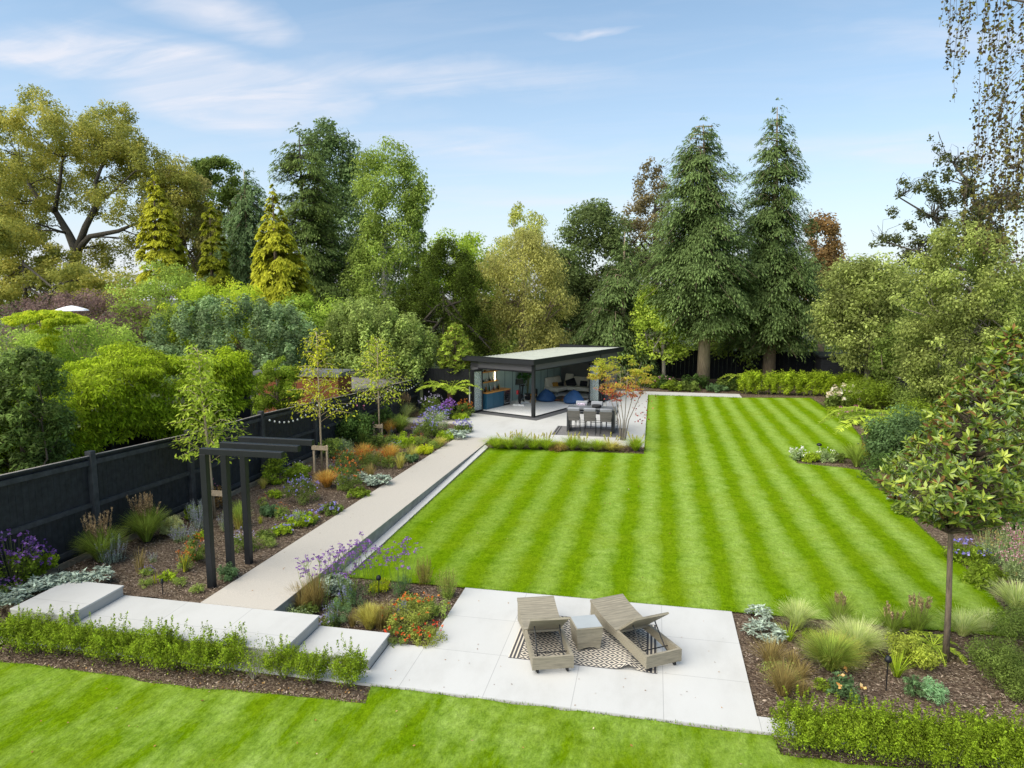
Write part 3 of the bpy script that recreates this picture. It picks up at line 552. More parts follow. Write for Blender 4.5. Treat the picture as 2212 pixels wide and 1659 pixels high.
def bar_chair():
    t=thing('bar_chair','x','bar chair')
    for sx in (-1,1):
        MB().tube([(sx*.25,-.26,0),(sx*.24,-.22,.66),(sx*.26,-.30,1.12)],.014,6).build('leg',M['black'],t); MB().tube([(sx*.25,.24,0),(sx*.235,.22,.68)],.014,6).build('leg',M['black'],t)
    MB().tube([(-.25,.24,.30),(.25,.24,.30)],.011,6).tube([(-.247,-.245,.30),(.247,-.245,.30)],.011,6).tube([(-.25,-.245,.30),(-.25,.24,.30)],.011,6).tube([(.25,-.245,.30),(.25,.24,.30)],.011,6).build('footrest',M['black'],t)
    MB().hexa([(-.24,-.22,.66),(.24,-.22,.66),(.23,.23,.68),(-.23,.23,.68),(-.24,-.22,.70),(.24,-.22,.70),(.23,.23,.72),(-.23,.23,.72)]).build('seat',M['rope'],t,bevel=.01)
    MB().box(-.225,.225,-.16,.22,.722,.80).build('seat_cushion',M['cushion'],t,bevel=.03)
    MB().hexa([(-.22,-.25,.62),(.22,-.25,.62),(.22,-.22,.62),(-.22,-.22,.62),(-.285,-.33,1.08),(.285,-.33,1.08),(.285,-.29,1.08),(-.285,-.29,1.08)]).build('backrest',M['rope'],t,bevel=.02)
    for sx in (-1,1): MB().bar((sx*.27,-.3,.98),(sx*.26,.16,.96),.03,.03).build('armrest',M['rope'],t,bevel=.01)
    MB().hexa([(-.24,-.20,.80),(.24,-.20,.80),(.24,-.12,.80),(-.24,-.12,.80),(-.27,-.37,1.20),(.27,-.37,1.20),(.27,-.20,1.22),(-.27,-.20,1.22)]).build('back_cushion',M['cushion'],t,bevel=.05)
    return t
def dup(root,loc,rz,label=None,group=None):
    def rec(o,p):
        c=o.copy(); COL.objects.link(c); 
        if p is not None: c.parent=p
        for ch in list(o.children): rec(ch,c)
        return c
    r=rec(root,None); r.location=loc; r.rotation_euler=(0,0,rz)
    if label: r['label']=label
    if group: r['group']=group
    return r
ch=bar_chair(); ch['group']='woven bar chairs round the table'
xs=[(-3.37,'left'),(-2.66,'middle'),(-1.95,'right')]
for i,(x,nm) in enumerate(xs):
    lab=f'woven grey bar chair with its back to the lawn bed, {nm} of three'
    if i==0: ch.location=(x,29.88,.029); ch['label']=lab
    else: dup(ch,(x,29.88-.03*i,.029),0,lab)
for i,(x,nm) in enumerate(xs): dup(ch,(x+.15,31.32,.029 if x>-5 else .029),PI,f'bar chair on the garden room side of the table, {nm} of three')
cp=thing('patterned_cushion','pale cushion with a purple floral print on the far left bar chair','cushion',(xs[0][0]+.15,31.38,.83)); MB().box(-.2,.2,-.05,.05,0,.34).build('cover',plain('print_fabric',(.42,.36,.45),.8,var=.9,scale=16),cp,bevel=.04)
# ================================================================== SUN LOUNGERS
def lounger():
    t=thing('sun_lounger','x','sun lounger')       # local: x across, y from the wheeled end (0) to the raised foot end (1.92)
    w=.32
    prof=[(0,.09),(0,.30),(.95,.29),(1.45,.33),(1.92,.44),(1.92,.02),(1.80,.0),(1.45,.12),(.9,.135),(.5,.12)]
    for sx in (-1,1):
        mb=MB(); n=len(prof); x0,x1=sx*w-.025,sx*w+.025
        top=[(0,.30),(.5,.295),(.95,.29),(1.45,.33),(1.92,.44)]; bot=[(0,.085),(.5,.125),(.95,.15),(1.45,.12),(1.92,.01)]
        for i in range(4):
            a,b=i,i+1; mb.hexa([(x0,bot[a][0],bot[a][1]),(x1,bot[a][0],bot[a][1]),(x1,bot[b][0],bot[b][1]),(x0,bot[b][0],bot[b][1]),(x0,top[a][0],top[a][1]),(x1,top[a][0],top[a][1]),(x1,top[b][0],top[b][1]),(x0,top[b][0],top[b][1])])
        mb.build('side_panel',M['wicker'],t)
    mb=MB()
    sl=[(.97,.292),(1.2,.300),(1.45,.325),(1.7,.375),(1.925,.442)]
    for i in range(4):
        a,b=sl[i],sl[i+1]; mb.hexa([(-w-.035,a[0],a[1]-.04),(w+.035,a[0],a[1]-.04),(w+.035,b[0],b[1]-.04),(-w-.035,b[0],b[1]-.04),(-w-.035,a[0],a[1]+.012),(w+.035,a[0],a[1]+.012),(w+.035,b[0],b[1]+.012),(-w-.035,b[0],b[1]+.012)])
    mb.build('seat',M['wicker'],t)
    MB().hexa([(-w+.026,1.86,.02),(w-.026,1.86,.02),(w-.026,1.90,.02),(-w+.026,1.90,.02),(-w+.026,1.86,.38),(w-.026,1.86,.38),(w-.026,1.90,.38),(-w+.026,1.90,.38)]).build('foot_panel',M['wicker'],t)
    MB().box(-w+.0255,w-.0255,.0,.045,.09,.305).build('rear_panel',M['wicker'],t,bevel=.004)
    L=.74; ang=math.radians(38); y1=.95-L*math.cos(ang); z1=.30+L*math.sin(ang)
    nx=math.sin(ang)*.035; nz=math.cos(ang)*.035
    MB().hexa([(-w+.03,.95,.29),(w-.03,.95,.29),(w-.03,.95+nx,.29+nz),(-w+.03,.95+nx,.29+nz),(-w-.01,y1,z1),(w+.01,y1,z1),(w+.01,y1+nx,z1+nz),(-w-.01,y1+nx,z1+nz)]).build('backrest',M['wicker'],t)
    zm=lambda f:(.95-L*math.cos(ang)*f,.29+L*math.sin(ang)*f-.012)
    ym,zmm=zm(.55)
    for sx in (-1,1): MB().tube([(sx*.22,ym,zmm),(sx*.22,.30,.20)],.011,6).tube([(sx*.22,.30,.20),(sx*.22,.14,.14)],.011,6).build('support_strut',M['anth'],t)
    MB().tube([(-.295,.34,.20),(.295,.34,.20)],.010,6).tube([(-.22,.14,.14),(.22,.14,.14)],.011,6).build('support_bar',M['anth'],t)
    MB().box(-w+.03,w-.03,.94,.97,.25,.285).build('cross_rail',M['wicker'],t)
    for sx in (-1,1):
        wh=MB().lathe([(.03,-.018),(.042,-.012),(.042,.012),(.03,.018)],seg=14); wh.xf(Matrix.Translation((sx*.25,.07,.042))@Matrix.Rotation(PI/2,4,'Y')); wh.build('wheel',M['blackf'],t,smooth=False)
        MB().box(sx*.25-.03,sx*.25-.02,.05,.09,.03,.10).build('wheel_bracket',M['blackf'],t)
    return t
L1=lounger(); L1.location=(-1.47,10.40,.0165); L1.rotation_euler=(0,0,math.radians(18.5)); L1['label']='left wicker sun lounger with raised backrest on the patterned rug'; L1['group']='wicker sun loungers on the patio'
dup(L1,(.31,10.90,.0165),math.radians(33.5),'right wicker sun lounger turned at an angle, its wheels off the rug')
t=thing('side_table','square wicker side table with a frosted glass top between the loungers','side table',(-1.04,11.46,.0225),math.radians(22))
def tb():
    mb=MB(); r0,r1=.20,.24
    for k in range(4):
        c,s_=math.cos(k*PI/2),math.sin(k*PI/2)
        n=8
        for i in range(n):
            x0=-1+2*i/n; x1=-1+2*(i+1)/n; q=lambda x:.0+.055*(1-x*x)
            def pt(x,z,inn=0): 
                r=(r0+(r1-r0)*z/.40)-inn; X,Y=x*r,-r; return (c*X-s_*Y,s_*X+c*Y,z)
            mb.hexa([pt(x0,q(x0)),pt(x1,q(x1)),pt(x1,q(x1),.02),pt(x0,q(x0),.02),pt(x0,.40),pt(x1,.40),pt(x1,.40,.02),pt(x0,.40,.02)])
    return mb
tb().build('base',M['wicker'],t); MB().box(-.245,.245,-.245,.245,.401,.425).build('rim',M['wicker'],t,bevel=.008); MB().box(-.225,.225,-.225,.225,.4255,.435).build('top',M['tabletop'],t,bevel=.003)
# diamond rug with a rumpled front right edge
def diamond_rug():
    t=MB(); cx,cy=-1.05,11.6; nx,ny=90,60; hx,hy=1.25,.85
    def z(x,y):
        d=math.exp(-((x-.78)**2)/.012)*max(0,min(1,(-y-.25)/.5)); e=math.exp(-((x-.70+.25*(y+.5))**2)/.06)*max(0,min(1,(-y+.1)/.9)); return .0175+.075*d+.018*e
    for j in range(ny+1):
        for i in range(nx+1):
            x=-hx+2*hx*i/nx; y=-hy+2*hy*j/ny; t.v.append((x,y+.03*math.exp(-((x-.85)**2)/.03)*(y<-.5),z(x,y)))
    k=nx+1
    for j in range(ny):
        for i in range(nx): a=j*k+i; t.f.append((a,a+1,a+k+1,a+k))
    o=t.build('patterned_rug',M['rugdia'],smooth=True); o.location=(cx,cy,.0005); m=o.modifiers.new('s','SOLIDIFY'); m.thickness=.004; m.offset=1
    tag(o,'cream and dark grey diamond patterned rug under the sun loungers','rug')
diamond_rug()
# ================================================================== SPIKE LAMPS, STRING LIGHTS, TREE STAKES, PARASOL
def lamp(loc,h,r,label):
    t=thing('spike_light',label,'garden light',loc,0,'black mushroom spike lights'); MB().tube([(0,0,-.03),(0,0,h)],.009,6).build('stem',M['black'],t); MB().lathe([(r*.6,h-.03),(r,h-.01),(r*.95,h+.03),(r*.6,h+.065),(r*.15,h+.08)],seg=16).build('lamp_head',M['black'],t,smooth=True)
g=G(819,1290); lamp((g[0],g[1],-.02),.42,.055,'black spike light among the purple flowers by the ramp')
g=G(1914,1488); lamp((g[0],g[1],-.02),.50,.055,'black spike light beside the yellow green shrub near the magnolia')
g=G(1768,988); lamp((g[0],g[1],-.02),.5,.10,'black spike light in the small bed at the lawn notch')
g=G(350,1284,.4); lamp((g[0]+.02,g[1],.40),.25,.03,'tiny black spike light in the bark near the white step')
def strings():
    t=thing('string_lights','festoon of white bulbs hung along the black fence','string lights',(-12.17,19.5,2.2))
    pts=[(19.5,2.30),(23,2.16),(26.75,2.0),(30.44,1.86),(34.42,1.70)]; cable=[]; bl=MB
    for i in range(4):
        (a,za),(b,zb_)=pts[i],pts[i+1]
        for k in range(13):
            f=k/12; y=a+(b-a)*f; z=za+(zb_-za)*f-.42*4*f*(1-f)*.8; cable.append((0,y-19.5,z-2.2))
    MB().tube(cable,.006,5).build('cable',M['black'],t)
    for k,c in enumerate(cable):
        if k%13==0: continue
        MB().lathe([(.012,-.02),(.03,-.045),(.034,-.065),(.02,-.09)],c=(c[0]+.012,c[1],c[2]),seg=8).build('bulb',M['bulb'],t,smooth=True)
strings()
def stake(u,v,w,h,label):
    g=GB(u,v); t=thing('tree_stake',label,'tree stake',(g[0],g[1],g[2]),0,'timber tree stakes in the border')
    for s_ in (-1,1): MB().box(s_*w/2-.03,s_*w/2+.03,-.03,.03,-.05,h).build('stake',M['timber'],t,bevel=.004)
    MB().box(-w/2-.06,w/2+.06,-.055,-.031,h-.17,h-.02).build('crossbar',M['timber'],t)
stake(694,1022,.48,.98,'timber stake frame holding the yellow leaved young tree'); stake(817,953,.36,.75,'timber stake frame holding the lime green young tree'); stake(472,1120,.42,.8,'timber stake frame behind the pergola posts holding the cherry tree')
g=W(155,668,24.); t=thing('parasol','white parasol showing above the purple shrub beyond the fence','parasol',(g[0],g[1],0)); MB().tube([(0,0,0),(0,0,g[2])],.025,8).build('pole',M['anth'],t)
MB().lathe([(.62,g[2]-.06),(.55,g[2]+.0),(.25,g[2]+.10),(.03,g[2]+.15)],seg=8).build('canopy',M['canvas'],t)
# ================================================================== PLANTS
# leaf colours (foliage is brightened further in its material)
LF=dict(
 box=F3('leaf_box',(.055,.084,.008),.32,2.5), dark=F3('leaf_dark',(.024,.046,.014),.5,2.1), mid=F3('leaf_mid',(.045,.068,.019),.5,1.9), lime=F3('leaf_lime',(.095,.14,.013),.5,1.7),
 bright=F3('leaf_bright',(.060,.092,.012),.45,2.), olive=F3('leaf_olive',(.08,.115,.032),.5,1.8), paleolive=F3('leaf_pale_olive',(.13,.155,.05),.5,1.8), silver=F3('leaf_silver',(.36,.43,.34),.5,1.6,tr=.15),
 greygreen=F3('leaf_greygreen',(.085,.125,.07),.5,2.2), bluegreen=F3('leaf_bluegreen',(.036,.066,.036),.5,1.9), yellow=F3('leaf_yellow',(.14,.165,.016),.5,1.8), goldcon=F3('leaf_gold_conifer',(.105,.118,.014),.30,2.1),
 spruce=F3('leaf_spruce',(.034,.052,.018),.45,2.3), cedar=F3('leaf_cedar',(.037,.058,.026),.35,2.6), bluecon=F3('leaf_blue_conifer',(.045,.072,.04),.5,1.9), yew=F3('leaf_yew',(.020,.032,.006),.4,2.2),
 purple=F3('leaf_purple',(.058,.043,.05),.5,1.8), copper=F3('leaf_copper',(.085,.06,.032),.5,1.6), autumn=fol('leaf_autumn_olive',(.05,.062,.018),(.098,.112,.032),(.175,.17,.05)), tan=F3('leaf_tan',(.20,.165,.07),.5,1.7),
 grass=F3('blade_green',(.085,.12,.03),.5,1.9), strawg=F3('blade_straw',(.155,.15,.05),.55,1.6), orangeg=F3('blade_orange',(.20,.125,.04),.5,1.6), greyg=F3('blade_grey_green',(.17,.22,.10),.5,1.7), plume=F3('grass_plume',(.105,.085,.065),.5,1.8),
 dry=F3('dry_stem',(.095,.082,.04),.5,1.7), fernl=F3('fern_frond',(.10,.15,.022),.5,1.8), maple=fol('leaf_maple',(.17,.085,.05),(.15,.14,.03),(.095,.13,.016)), mapled=fol('leaf_maple_red',(.07,.008,.014),(.16,.03,.035),(.22,.10,.07)),
 magn=fol('leaf_magnolia',(.008,.020,.004),(.036,.060,.009),(.11,.14,.022),tr=.15,rough=.3,spec=.5), rust=fol('leaf_rusty_underside',(.018,.011,.006),(.035,.02,.009),(.06,.036,.016),tr=.1),
 fpurple=fol('petal_purple',(.16,.06,.26),(.25,.10,.40),(.40,.22,.56),tr=.2), fviolet=fol('petal_violet',(.18,.16,.48),(.28,.24,.62),(.45,.40,.75),tr=.2), flav=fol('petal_lavender',(.26,.23,.33),(.38,.34,.48),(.52,.49,.60),tr=.2),
 forange=fol('petal_orange',(.40,.07,.015),(.58,.15,.03),(.65,.30,.06),tr=.2), fred=fol('petal_red',(.35,.02,.01),(.60,.05,.02),(.75,.2,.05),tr=.2), fcream=fol('petal_cream',(.55,.45,.30),(.70,.62,.45),(.8,.78,.68),tr=.2), fpink=fol('petal_pink',(.40,.10,.18),(.55,.22,.32),(.7,.45,.5),tr=.2), fwhite=fol('petal_white',(.6,.6,.55),(.75,.75,.7),(.82,.82,.8),tr=.2), fpeach=fol('petal_peach',(.6,.3,.08),(.75,.45,.15),(.8,.6,.3),tr=.2))
UP=np.array([0,0,1.])
def RG(s): return np.random.default_rng(s)
_sd=[100]
def seed(): _sd[0]+=1; return RG(_sd[0])
def clumpleaves(rng,C,R,n,leaf,asp=.55,up=.45,rnd=.55,flat=.8,cvar=.5,drop=0.,fold=0.,inner=.12):
    """leaves spread over clumps: C centres (K,3), R radii (K)"""
    C=np.asarray(C,float);R=np.asarray(R,float); w=R**2/np.sum(R**2); idx=rng.choice(len(C),n,p=w); d=unit(rng,n); rad=R[idx]*(inner+(1-inner)*rng.uniform(0,1,n)**.42)*rng.uniform(.75,1.12,n)
    P=C[idx]+d*rad[:,None]*np.array([1,1,flat]); N=nrm(d+UP*up+rng.normal(size=(n,3))*rnd); cv=rng.uniform(0,1,len(C))
    val=np.clip(cvar*cv[idx]+(1-cvar)*rng.uniform(0,1,n),0,1); L=leaf*rng.uniform(.6,1.35,n)
    D=None
    if drop: D=nrm(d*.6+np.array([0,0,-drop])+rng.normal(size=(n,3))*.35)
    q=leafq(rng,P,N,L,L*asp,D,fold)
    return q,val
def addq(s,q,val):
    if isinstance(q,tuple): s.add(q[0],val).add(q[1],val)
    else: s.add(q,val)
def rows_interp(rows,v):
    vs=[r[0] for r in rows]; return np.interp(v,vs,[r[1] for r in rows]),np.interp(v,vs,[r[2] for r in rows])
# ---------------------------------------------------------------- broadleaf trees
def broadleaf(name,label,cat,Y,u0,vt,mat,rows=None,blobs=None,K=110,n=16000,leaf=.20,cr=(.9,1.7),trunk=None,bark='bark',asp=.6,flat=.8,limbs=14,group=None,depth=.85,drop=0.,up=.45,cvar=.5,basez=0.,extra=None,limbr=.09,rnd=.55,fold=0.,bs=1.,tp=None):
    rng=seed(); base=W(u0,HZ+100,Y); o=np.array([base[0],Y,basez]); t=thing(name,label,cat,tuple(o),0,group); mpp=MPP(u0,Y)
    C=[];R=[]
    if rows:
        vv=np.linspace(rows[0][0],rows[-1][0],60); hw=np.array([rows_interp(rows,v)[1] for v in vv])+4; pr=hw/hw.sum()
        for k in range(K):
            v=rng.choice(vv,p=pr)+rng.uniform(-4,4); uc,h=rows_interp(rows,v); a=rng.uniform(0,2*PI); f=rng.uniform(.15,1)**.5; r=rng.uniform(*cr)
            hm=max(.05,h*mpp*1.1-r*.5); x,_,z=W(uc,v,Y); C.append((x+math.cos(a)*f*hm-o[0],math.sin(a)*f*hm*depth,z-o[2])); R.append(r*min(1,.45+h*mpp/3.))
    if blobs:
        tot=sum(b[2]**2 for b in blobs)
        for (u,v,rp) in blobs:
            x,_,z=W(u,v,Y); rm=rp*mpp*bs; k=max(3,int(K*rp*rp/tot)); dy=rng.normal()*rm*1.0
            for _i in range(k):
                d=rng.normal(size=3); d/=np.linalg.norm(d); f=rng.uniform(.2,1)**.5; r=rng.uniform(*cr); C.append((x-o[0]+d[0]*f*rm*.8,dy+d[1]*f*rm*.9,z-o[2]+d[2]*f*rm*.75)); R.append(r)
    C=np.array(C);R=np.array(R); s=Soup(); q,val=clumpleaves(rng,C,R,n,leaf,asp,up,rnd,flat,cvar,drop,fold); addq(s,q,val)
    if extra: extra(rng,s,C,R)
    # trunk with limbs that reach into the clumps
    zt=float(np.percentile(C[:,2],35)); zmax=float(C[:,2].max()); tr=trunk or max(.12,zmax*.022); mb=MB(); xm=float(C[:,0].mean())
    top=np.array([xm*.6,0,zt*1.0+(zmax-zt)*.45]); pts=[np.array([0,0,-.1]),np.array([xm*.1,0,zt*.35]),np.array([xm*.35,0,zt*.8]),top]; mb.tube(pts,[tr*1.15,tr*.95,tr*.75,tr*.25],9)
    if tp:
        mb=MB(); ND=[]
        for pl in tp:
            Q=[]
            for i_,(u,v,rr_) in enumerate(pl): x,_,z=W(u,v,Y); Q.append(np.array([x-o[0],math.sin(i_*2.1+len(ND))*.5*min(1,i_),z-o[2]])); ND.append((Q[-1],rr_))
            mb.tube(Q,[a[2] for a in pl],8)
        for c in C[rng.choice(len(C),min(limbs*3,len(C)),replace=False)]:
            d=[np.linalg.norm(c-a[0])+(0 if a[0][2]<c[2]+.6 else 3) for a in ND]; j=int(np.argmin(d)); st,rr_=ND[j]
            if d[j]>4.5: continue
            mid=st*.5+c*.5+rng.normal(size=3)*.3+np.array([0,0,.15]); r0_=min(limbr,rr_*.5); mb.tube([st,st*.6+mid*.4+rng.normal(size=3)*.12,mid,mid*.4+c*.6+rng.normal(size=3)*.2,c],[r0_,r0_*.8,r0_*.55,r0_*.35,r0_*.12],5)
        mb.build('trunk',M[bark],t,smooth=True); s.build('crown',LF[mat] if isinstance(mat,str) else mat,t); return t
    far=np.argsort(-(np.abs(C[:,0]-xm)+rng.uniform(0,2,len(C))))[:limbs*2]; 
    for c in C[rng.choice(far,min(limbs,len(far)),replace=False)]:
        f=rng.uniform(.25,.95); st=pts[1]+(top-pts[1])*f if f>.5 else pts[1]+(pts[2]-pts[1])*f*2; mid=st*.5+c*.5+np.array([0,0,-.1*np.linalg.norm(c-st)])+rng.normal(size=3)*.25
        mb.tube([st,st*.7+mid*.3+rng.normal(size=3)*.08,mid,mid*.4+c*.6+rng.normal(size=3)*.15,c],[limbr*1.2,limbr,limbr*.7,limbr*.45,limbr*.15],6)
    mb.build('trunk',M[bark],t,smooth=True); s.build('crown',LF[mat] if isinstance(mat,str) else mat,t)
    return t
# ---------------------------------------------------------------- conifers
def conifer(name,label,Y,u0,rows,mat,nb=150,per=60,leaf=.32,asp=.28,droop=.5,lift=.15,trunk=.3,bark='barkc',vb=None,group=None,tuft=.35,cat='tree',hang=.6,clean=None,jit=.25,dead=0,taper=1.):
    rng=seed(); base=W(u0,HZ+100,Y); o=np.array([base[0],Y,0]); t=thing(name,label,cat,tuple(o),0,group); mpp=MPP(u0,Y)
    vt,vbm=rows[0][0],rows[-1][0]; s=Soup(); mb=MB(); ztop=W(u0,vt,Y)[2]
    mb.tube([(0,0,-.1),(0,0,.5),(0,0,2.5),(.0,0,ztop*.6),(0,0,ztop*.99)],[trunk*1.5,trunk*1.12,trunk,trunk*.55,.03],12)
    vv=np.linspace(vt,vbm,80); hw=np.array([rows_interp(rows,v)[1] for v in vv])+3; pr=hw/hw.sum(); dd=Soup()
    for k in range(nb):
        v=rng.choice(vv,p=pr)+rng.uniform(-3,3); uc,h=rows_interp(rows,v); a=rng.uniform(0,2*PI); x,_,z=W(uc,v,Y); L=max(.25,h*mpp*(1+jit*.25)*rng.uniform(1-jit,1.08)); off=x-o[0]
        hd=np.array([math.cos(a),math.sin(a),0]); sd=np.array([-math.sin(a),math.cos(a),0]); z0_=z+L*droop*.55
        st=np.array([off*.15,0,max(.4,z0_)]); m=max(8,int(per*(.35+L/(max(hw)*mpp)))); tt=rng.uniform(0.12,1,m)**.75
        cz=L*(lift*np.sin(tt*PI*.6)-droop*tt**1.8)
        base_=st+hd*(tt*L)[:,None]+np.array([off*.85,0,0])*tt[:,None]+UP*cz[:,None]
        wdt=tuft*L*.55*(1.05-tt)+.10; P=base_+sd*(rng.normal(size=m)*wdt*.6)[:,None]-UP*(np.abs(rng.normal(size=m))*hang*tuft)[:,None]+rng.normal(size=(m,3))*.06
        D=nrm(hd*.7+sd*(rng.normal(size=m)*.5)[:,None]-UP*(droop*.8+hang*rng.uniform(0,1.2,m))[:,None]); N=nrm(UP*.8+hd*.5+rng.normal(size=(m,3))*.45)
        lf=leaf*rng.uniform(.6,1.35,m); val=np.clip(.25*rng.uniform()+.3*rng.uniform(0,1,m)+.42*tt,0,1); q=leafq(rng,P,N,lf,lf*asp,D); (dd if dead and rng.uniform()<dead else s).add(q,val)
        if k%3==0 and L>.8: mb.tube([st,st+hd*L*.4+UP*(L*(lift*.8-droop*.2)),st+hd*L*.8+np.array([off*.7,0,0])+UP*(L*(lift*.6-droop*.7))],[.045,.03,.012],5)
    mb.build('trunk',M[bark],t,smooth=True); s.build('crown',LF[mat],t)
    if dd.V: dd.build('dead_branch',LF['copper'],t)
    return t
def tufted(name,label,Y,u0,rows,K,n,mat='goldcon',leaf=.24,hf=.74,rmax=.62,trunk=.22,bark='bark',rk=.34,asp=.38,hang=.25,dead=0,bough=0,bdroop=.35):
    rng=seed(); base=W(u0,HZ+100,Y); o=np.array([base[0],Y,0]); t=thing(name,label,'tree',tuple(o)); mpp=MPP(u0,Y); s=Soup(); C=[];R=[];HD=[]
    vv=np.linspace(rows[0][0],rows[-1][0],80); hw=np.array([rows_interp(rows,v)[1] for v in vv])+12; pr=hw/hw.sum()
    bm=[]
    for k in range(bough):
        v=rng.choice(vv,p=pr); uc,h=rows_interp(rows,v); a=rng.uniform(0,2*PI); x,_,z=W(uc,v,Y); L=max(.35,h*mpp*(rng.uniform(.62,1.05) if rng.uniform()<.85 else rng.uniform(1.05,1.22))); hd=np.array([math.cos(a),math.sin(a),0]); sd=np.array([-math.sin(a),math.cos(a),0]); ax=(x-o[0])
        nb_=max(2,int(2+L*1.5)); g0=rng.uniform(.75,1.2)
        for j in range(nb_):
            f=.25+.75*(j+rng.uniform(.2,.9))/nb_; c=np.array([ax,0,z])+hd*L*f+sd*rng.normal()*.16*L*(1.1-f)+UP*(L*(.22*math.sin(f*2)-bdroop*f*f)+rng.normal()*.1); C.append(tuple(c)); R.append(min(rmax,max(.16,L*.30*(1.25-.5*f)*g0))); HD.append(hd)
        bm.append((np.array([ax*.3,0,z]),np.array([ax,0,z])+hd*L*.5+UP*L*.12,np.array([ax,0,z])+hd*L*.9-UP*L*bdroop*.7))
    K=K if not bough else 0
    for k in range(K):
        v=rng.choice(vv,p=pr); uc,h=rows_interp(rows,v); h*=hf; a=rng.uniform(0,2*PI); f=rng.uniform(.72,1.06) if rng.uniform()<.8 else rng.uniform(.2,.7); x,_,z=W(uc,v,Y); hm=h*mpp; hd=np.array([math.cos(a),math.sin(a),0]); C.append((x-o[0]+hd[0]*f*hm,hd[1]*f*hm,z)); R.append(min(rmax,max(.16,hm*rk))*rng.uniform(.7,1.2)); HD.append(hd)
    C=np.array(C);R=np.array(R);HD=np.array(HD); K=len(C); w=R**1.6; idx=rng.choice(K,n,p=w/w.sum()); tt=rng.uniform(0,1,n); sd=np.stack([-HD[idx][:,1],HD[idx][:,0],0*tt],1); lat=rng.normal(size=n)*.42*R[idx]
    # every tuft is a small fan: rises a little, arches outward and hangs at its lip
    P=C[idx]+HD[idx]*((tt-.55)*1.0*R[idx])[:,None]+sd*lat[:,None]+UP*(R[idx]*(.35*np.sin(tt*PI*.7)-.75*tt**3)-np.abs(lat)*.45-rng.uniform(0,hang,n)*R[idx])[:,None]
    D=nrm(HD[idx]*.5+sd*(lat/R[idx]*.6)[:,None]-UP*(.35+.9*tt)[:,None]+rng.normal(size=(n,3))*.2); N=nrm(HD[idx]*(.3+.5*tt)[:,None]+UP*.8+rng.normal(size=(n,3))*.3); cv=rng.uniform(0,1,K)
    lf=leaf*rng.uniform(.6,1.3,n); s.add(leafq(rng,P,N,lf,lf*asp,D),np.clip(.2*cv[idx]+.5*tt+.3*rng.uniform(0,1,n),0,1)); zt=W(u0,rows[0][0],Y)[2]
    mb=MB()
    if bm:
        for q0,q1,q2 in [b for b in bm if np.linalg.norm(b[1][:2]-b[0][:2])>.7][::2]: mb.tube([q0*np.array([0,0,1.]),q1,q2],[.05,.03,.01],5)
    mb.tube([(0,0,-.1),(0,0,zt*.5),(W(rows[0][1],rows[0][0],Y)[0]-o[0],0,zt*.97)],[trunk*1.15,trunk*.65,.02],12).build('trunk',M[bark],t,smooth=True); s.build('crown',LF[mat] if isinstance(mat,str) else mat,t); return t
# ---------------------------------------------------------------- tree list (v, centre u, half width) top to bottom
BG='trees beyond the garden'
broadleaf('tree','very large old tree with open olive autumn crown and thick limbs at the left','tree',46,165,185,'autumn',blobs=[(15,290,55),(50,225,38),(95,255,48),(25,370,62),(140,300,48),(185,250,38),(225,295,46),(175,345,52),(245,335,44),(292,335,28),(110,390,40),(250,395,42),(310,395,28),(335,352,22),(55,440,38),(200,445,24),(285,445,34),(345,400,34),(0,470,45),(345,470,35),(265,515,20),(120,455,20),(60,500,36),(205,560,34),(150,520,22),(-60,320,70),(-70,450,70)],K=1000,n=125000,leaf=.17,cr=(.35,.9),trunk=.5,bark='barkd',limbs=34,limbr=.09,flat=.85,bs=1.36,tp=[[(162,900,.6),(160,700,.5),(158,600,.45),(165,545,.4),(150,505,.28),(118,458,.22),(92,440,.19),(60,400,.13),(45,340,.07)],[(165,545,.3),(190,490,.24),(205,440,.2),(212,395,.14),(225,330,.08)],[(168,540,.25),(205,512,.2),(245,498,.16),(290,490,.11),(330,470,.05)],[(118,458,.17),(130,400,.13),(135,340,.08)],[(205,440,.15),(250,410,.1),(290,370,.05)]])
broadleaf('tree','dark olive tree filling the lower left corner below the big old crown','tree',40,60,480,'autumn',blobs=[(20,560,50),(80,560,48),(60,620,60),(140,610,48),(205,615,42),(250,630,34),(0,640,60),(290,640,32),(-60,590,80),(180,655,40),(110,665,45),(15,500,42),(60,520,34)],K=200,n=40000,leaf=.19,cr=(.5,1.05),bark='barkd',flat=.6)
broadleaf('tree','brown olive weeping tree between the two gold conifers at the left','tree',50,395,350,F3('leaf_brown_olive',(.105,.105,.045),.5,1.7),rows=[(348,385,18),(400,390,48),(480,402,58),(560,410,62),(640,410,62)],K=110,n=20000,leaf=.2,cr=(.6,1.1),drop=.8)
broadleaf('tree','sparse green deciduous tree standing behind the narrow gold conifer','tree',62,470,338,'mid',rows=[(338,455,16),(365,470,48),(430,470,62),(520,470,64),(620,470,70)],K=140,n=30000,leaf=.27,cr=(.55,1.2),flat=.7)
conifer('conifer','drooping blue green conifer behind the left gold conifers',50,545,[(362,545,5),(420,543,32),(500,535,52),(580,525,66),(650,520,72)],'bluecon',nb=260,per=60,droop=.7,lift=.1,trunk=.25,leaf=.34)
tufted('golden_conifer','tall narrow gold conifer with bumpy outline, left of the two brightest',40,345,[(368,332,5),(400,334,18),(440,340,28),(480,345,40),(520,347,47),(560,352,54),(600,355,58)],230,26000)
tufted('golden_conifer','slim darker yellow green conifer between two brighter gold ones',46,465,[(432,452,8),(470,460,26),(540,462,32),(600,466,38),(630,466,40)],150,16000,mat=F3('leaf_green_gold',(.07,.085,.010),.4,2.0))  # own leaf colour, greener and duller than the other gold conifers
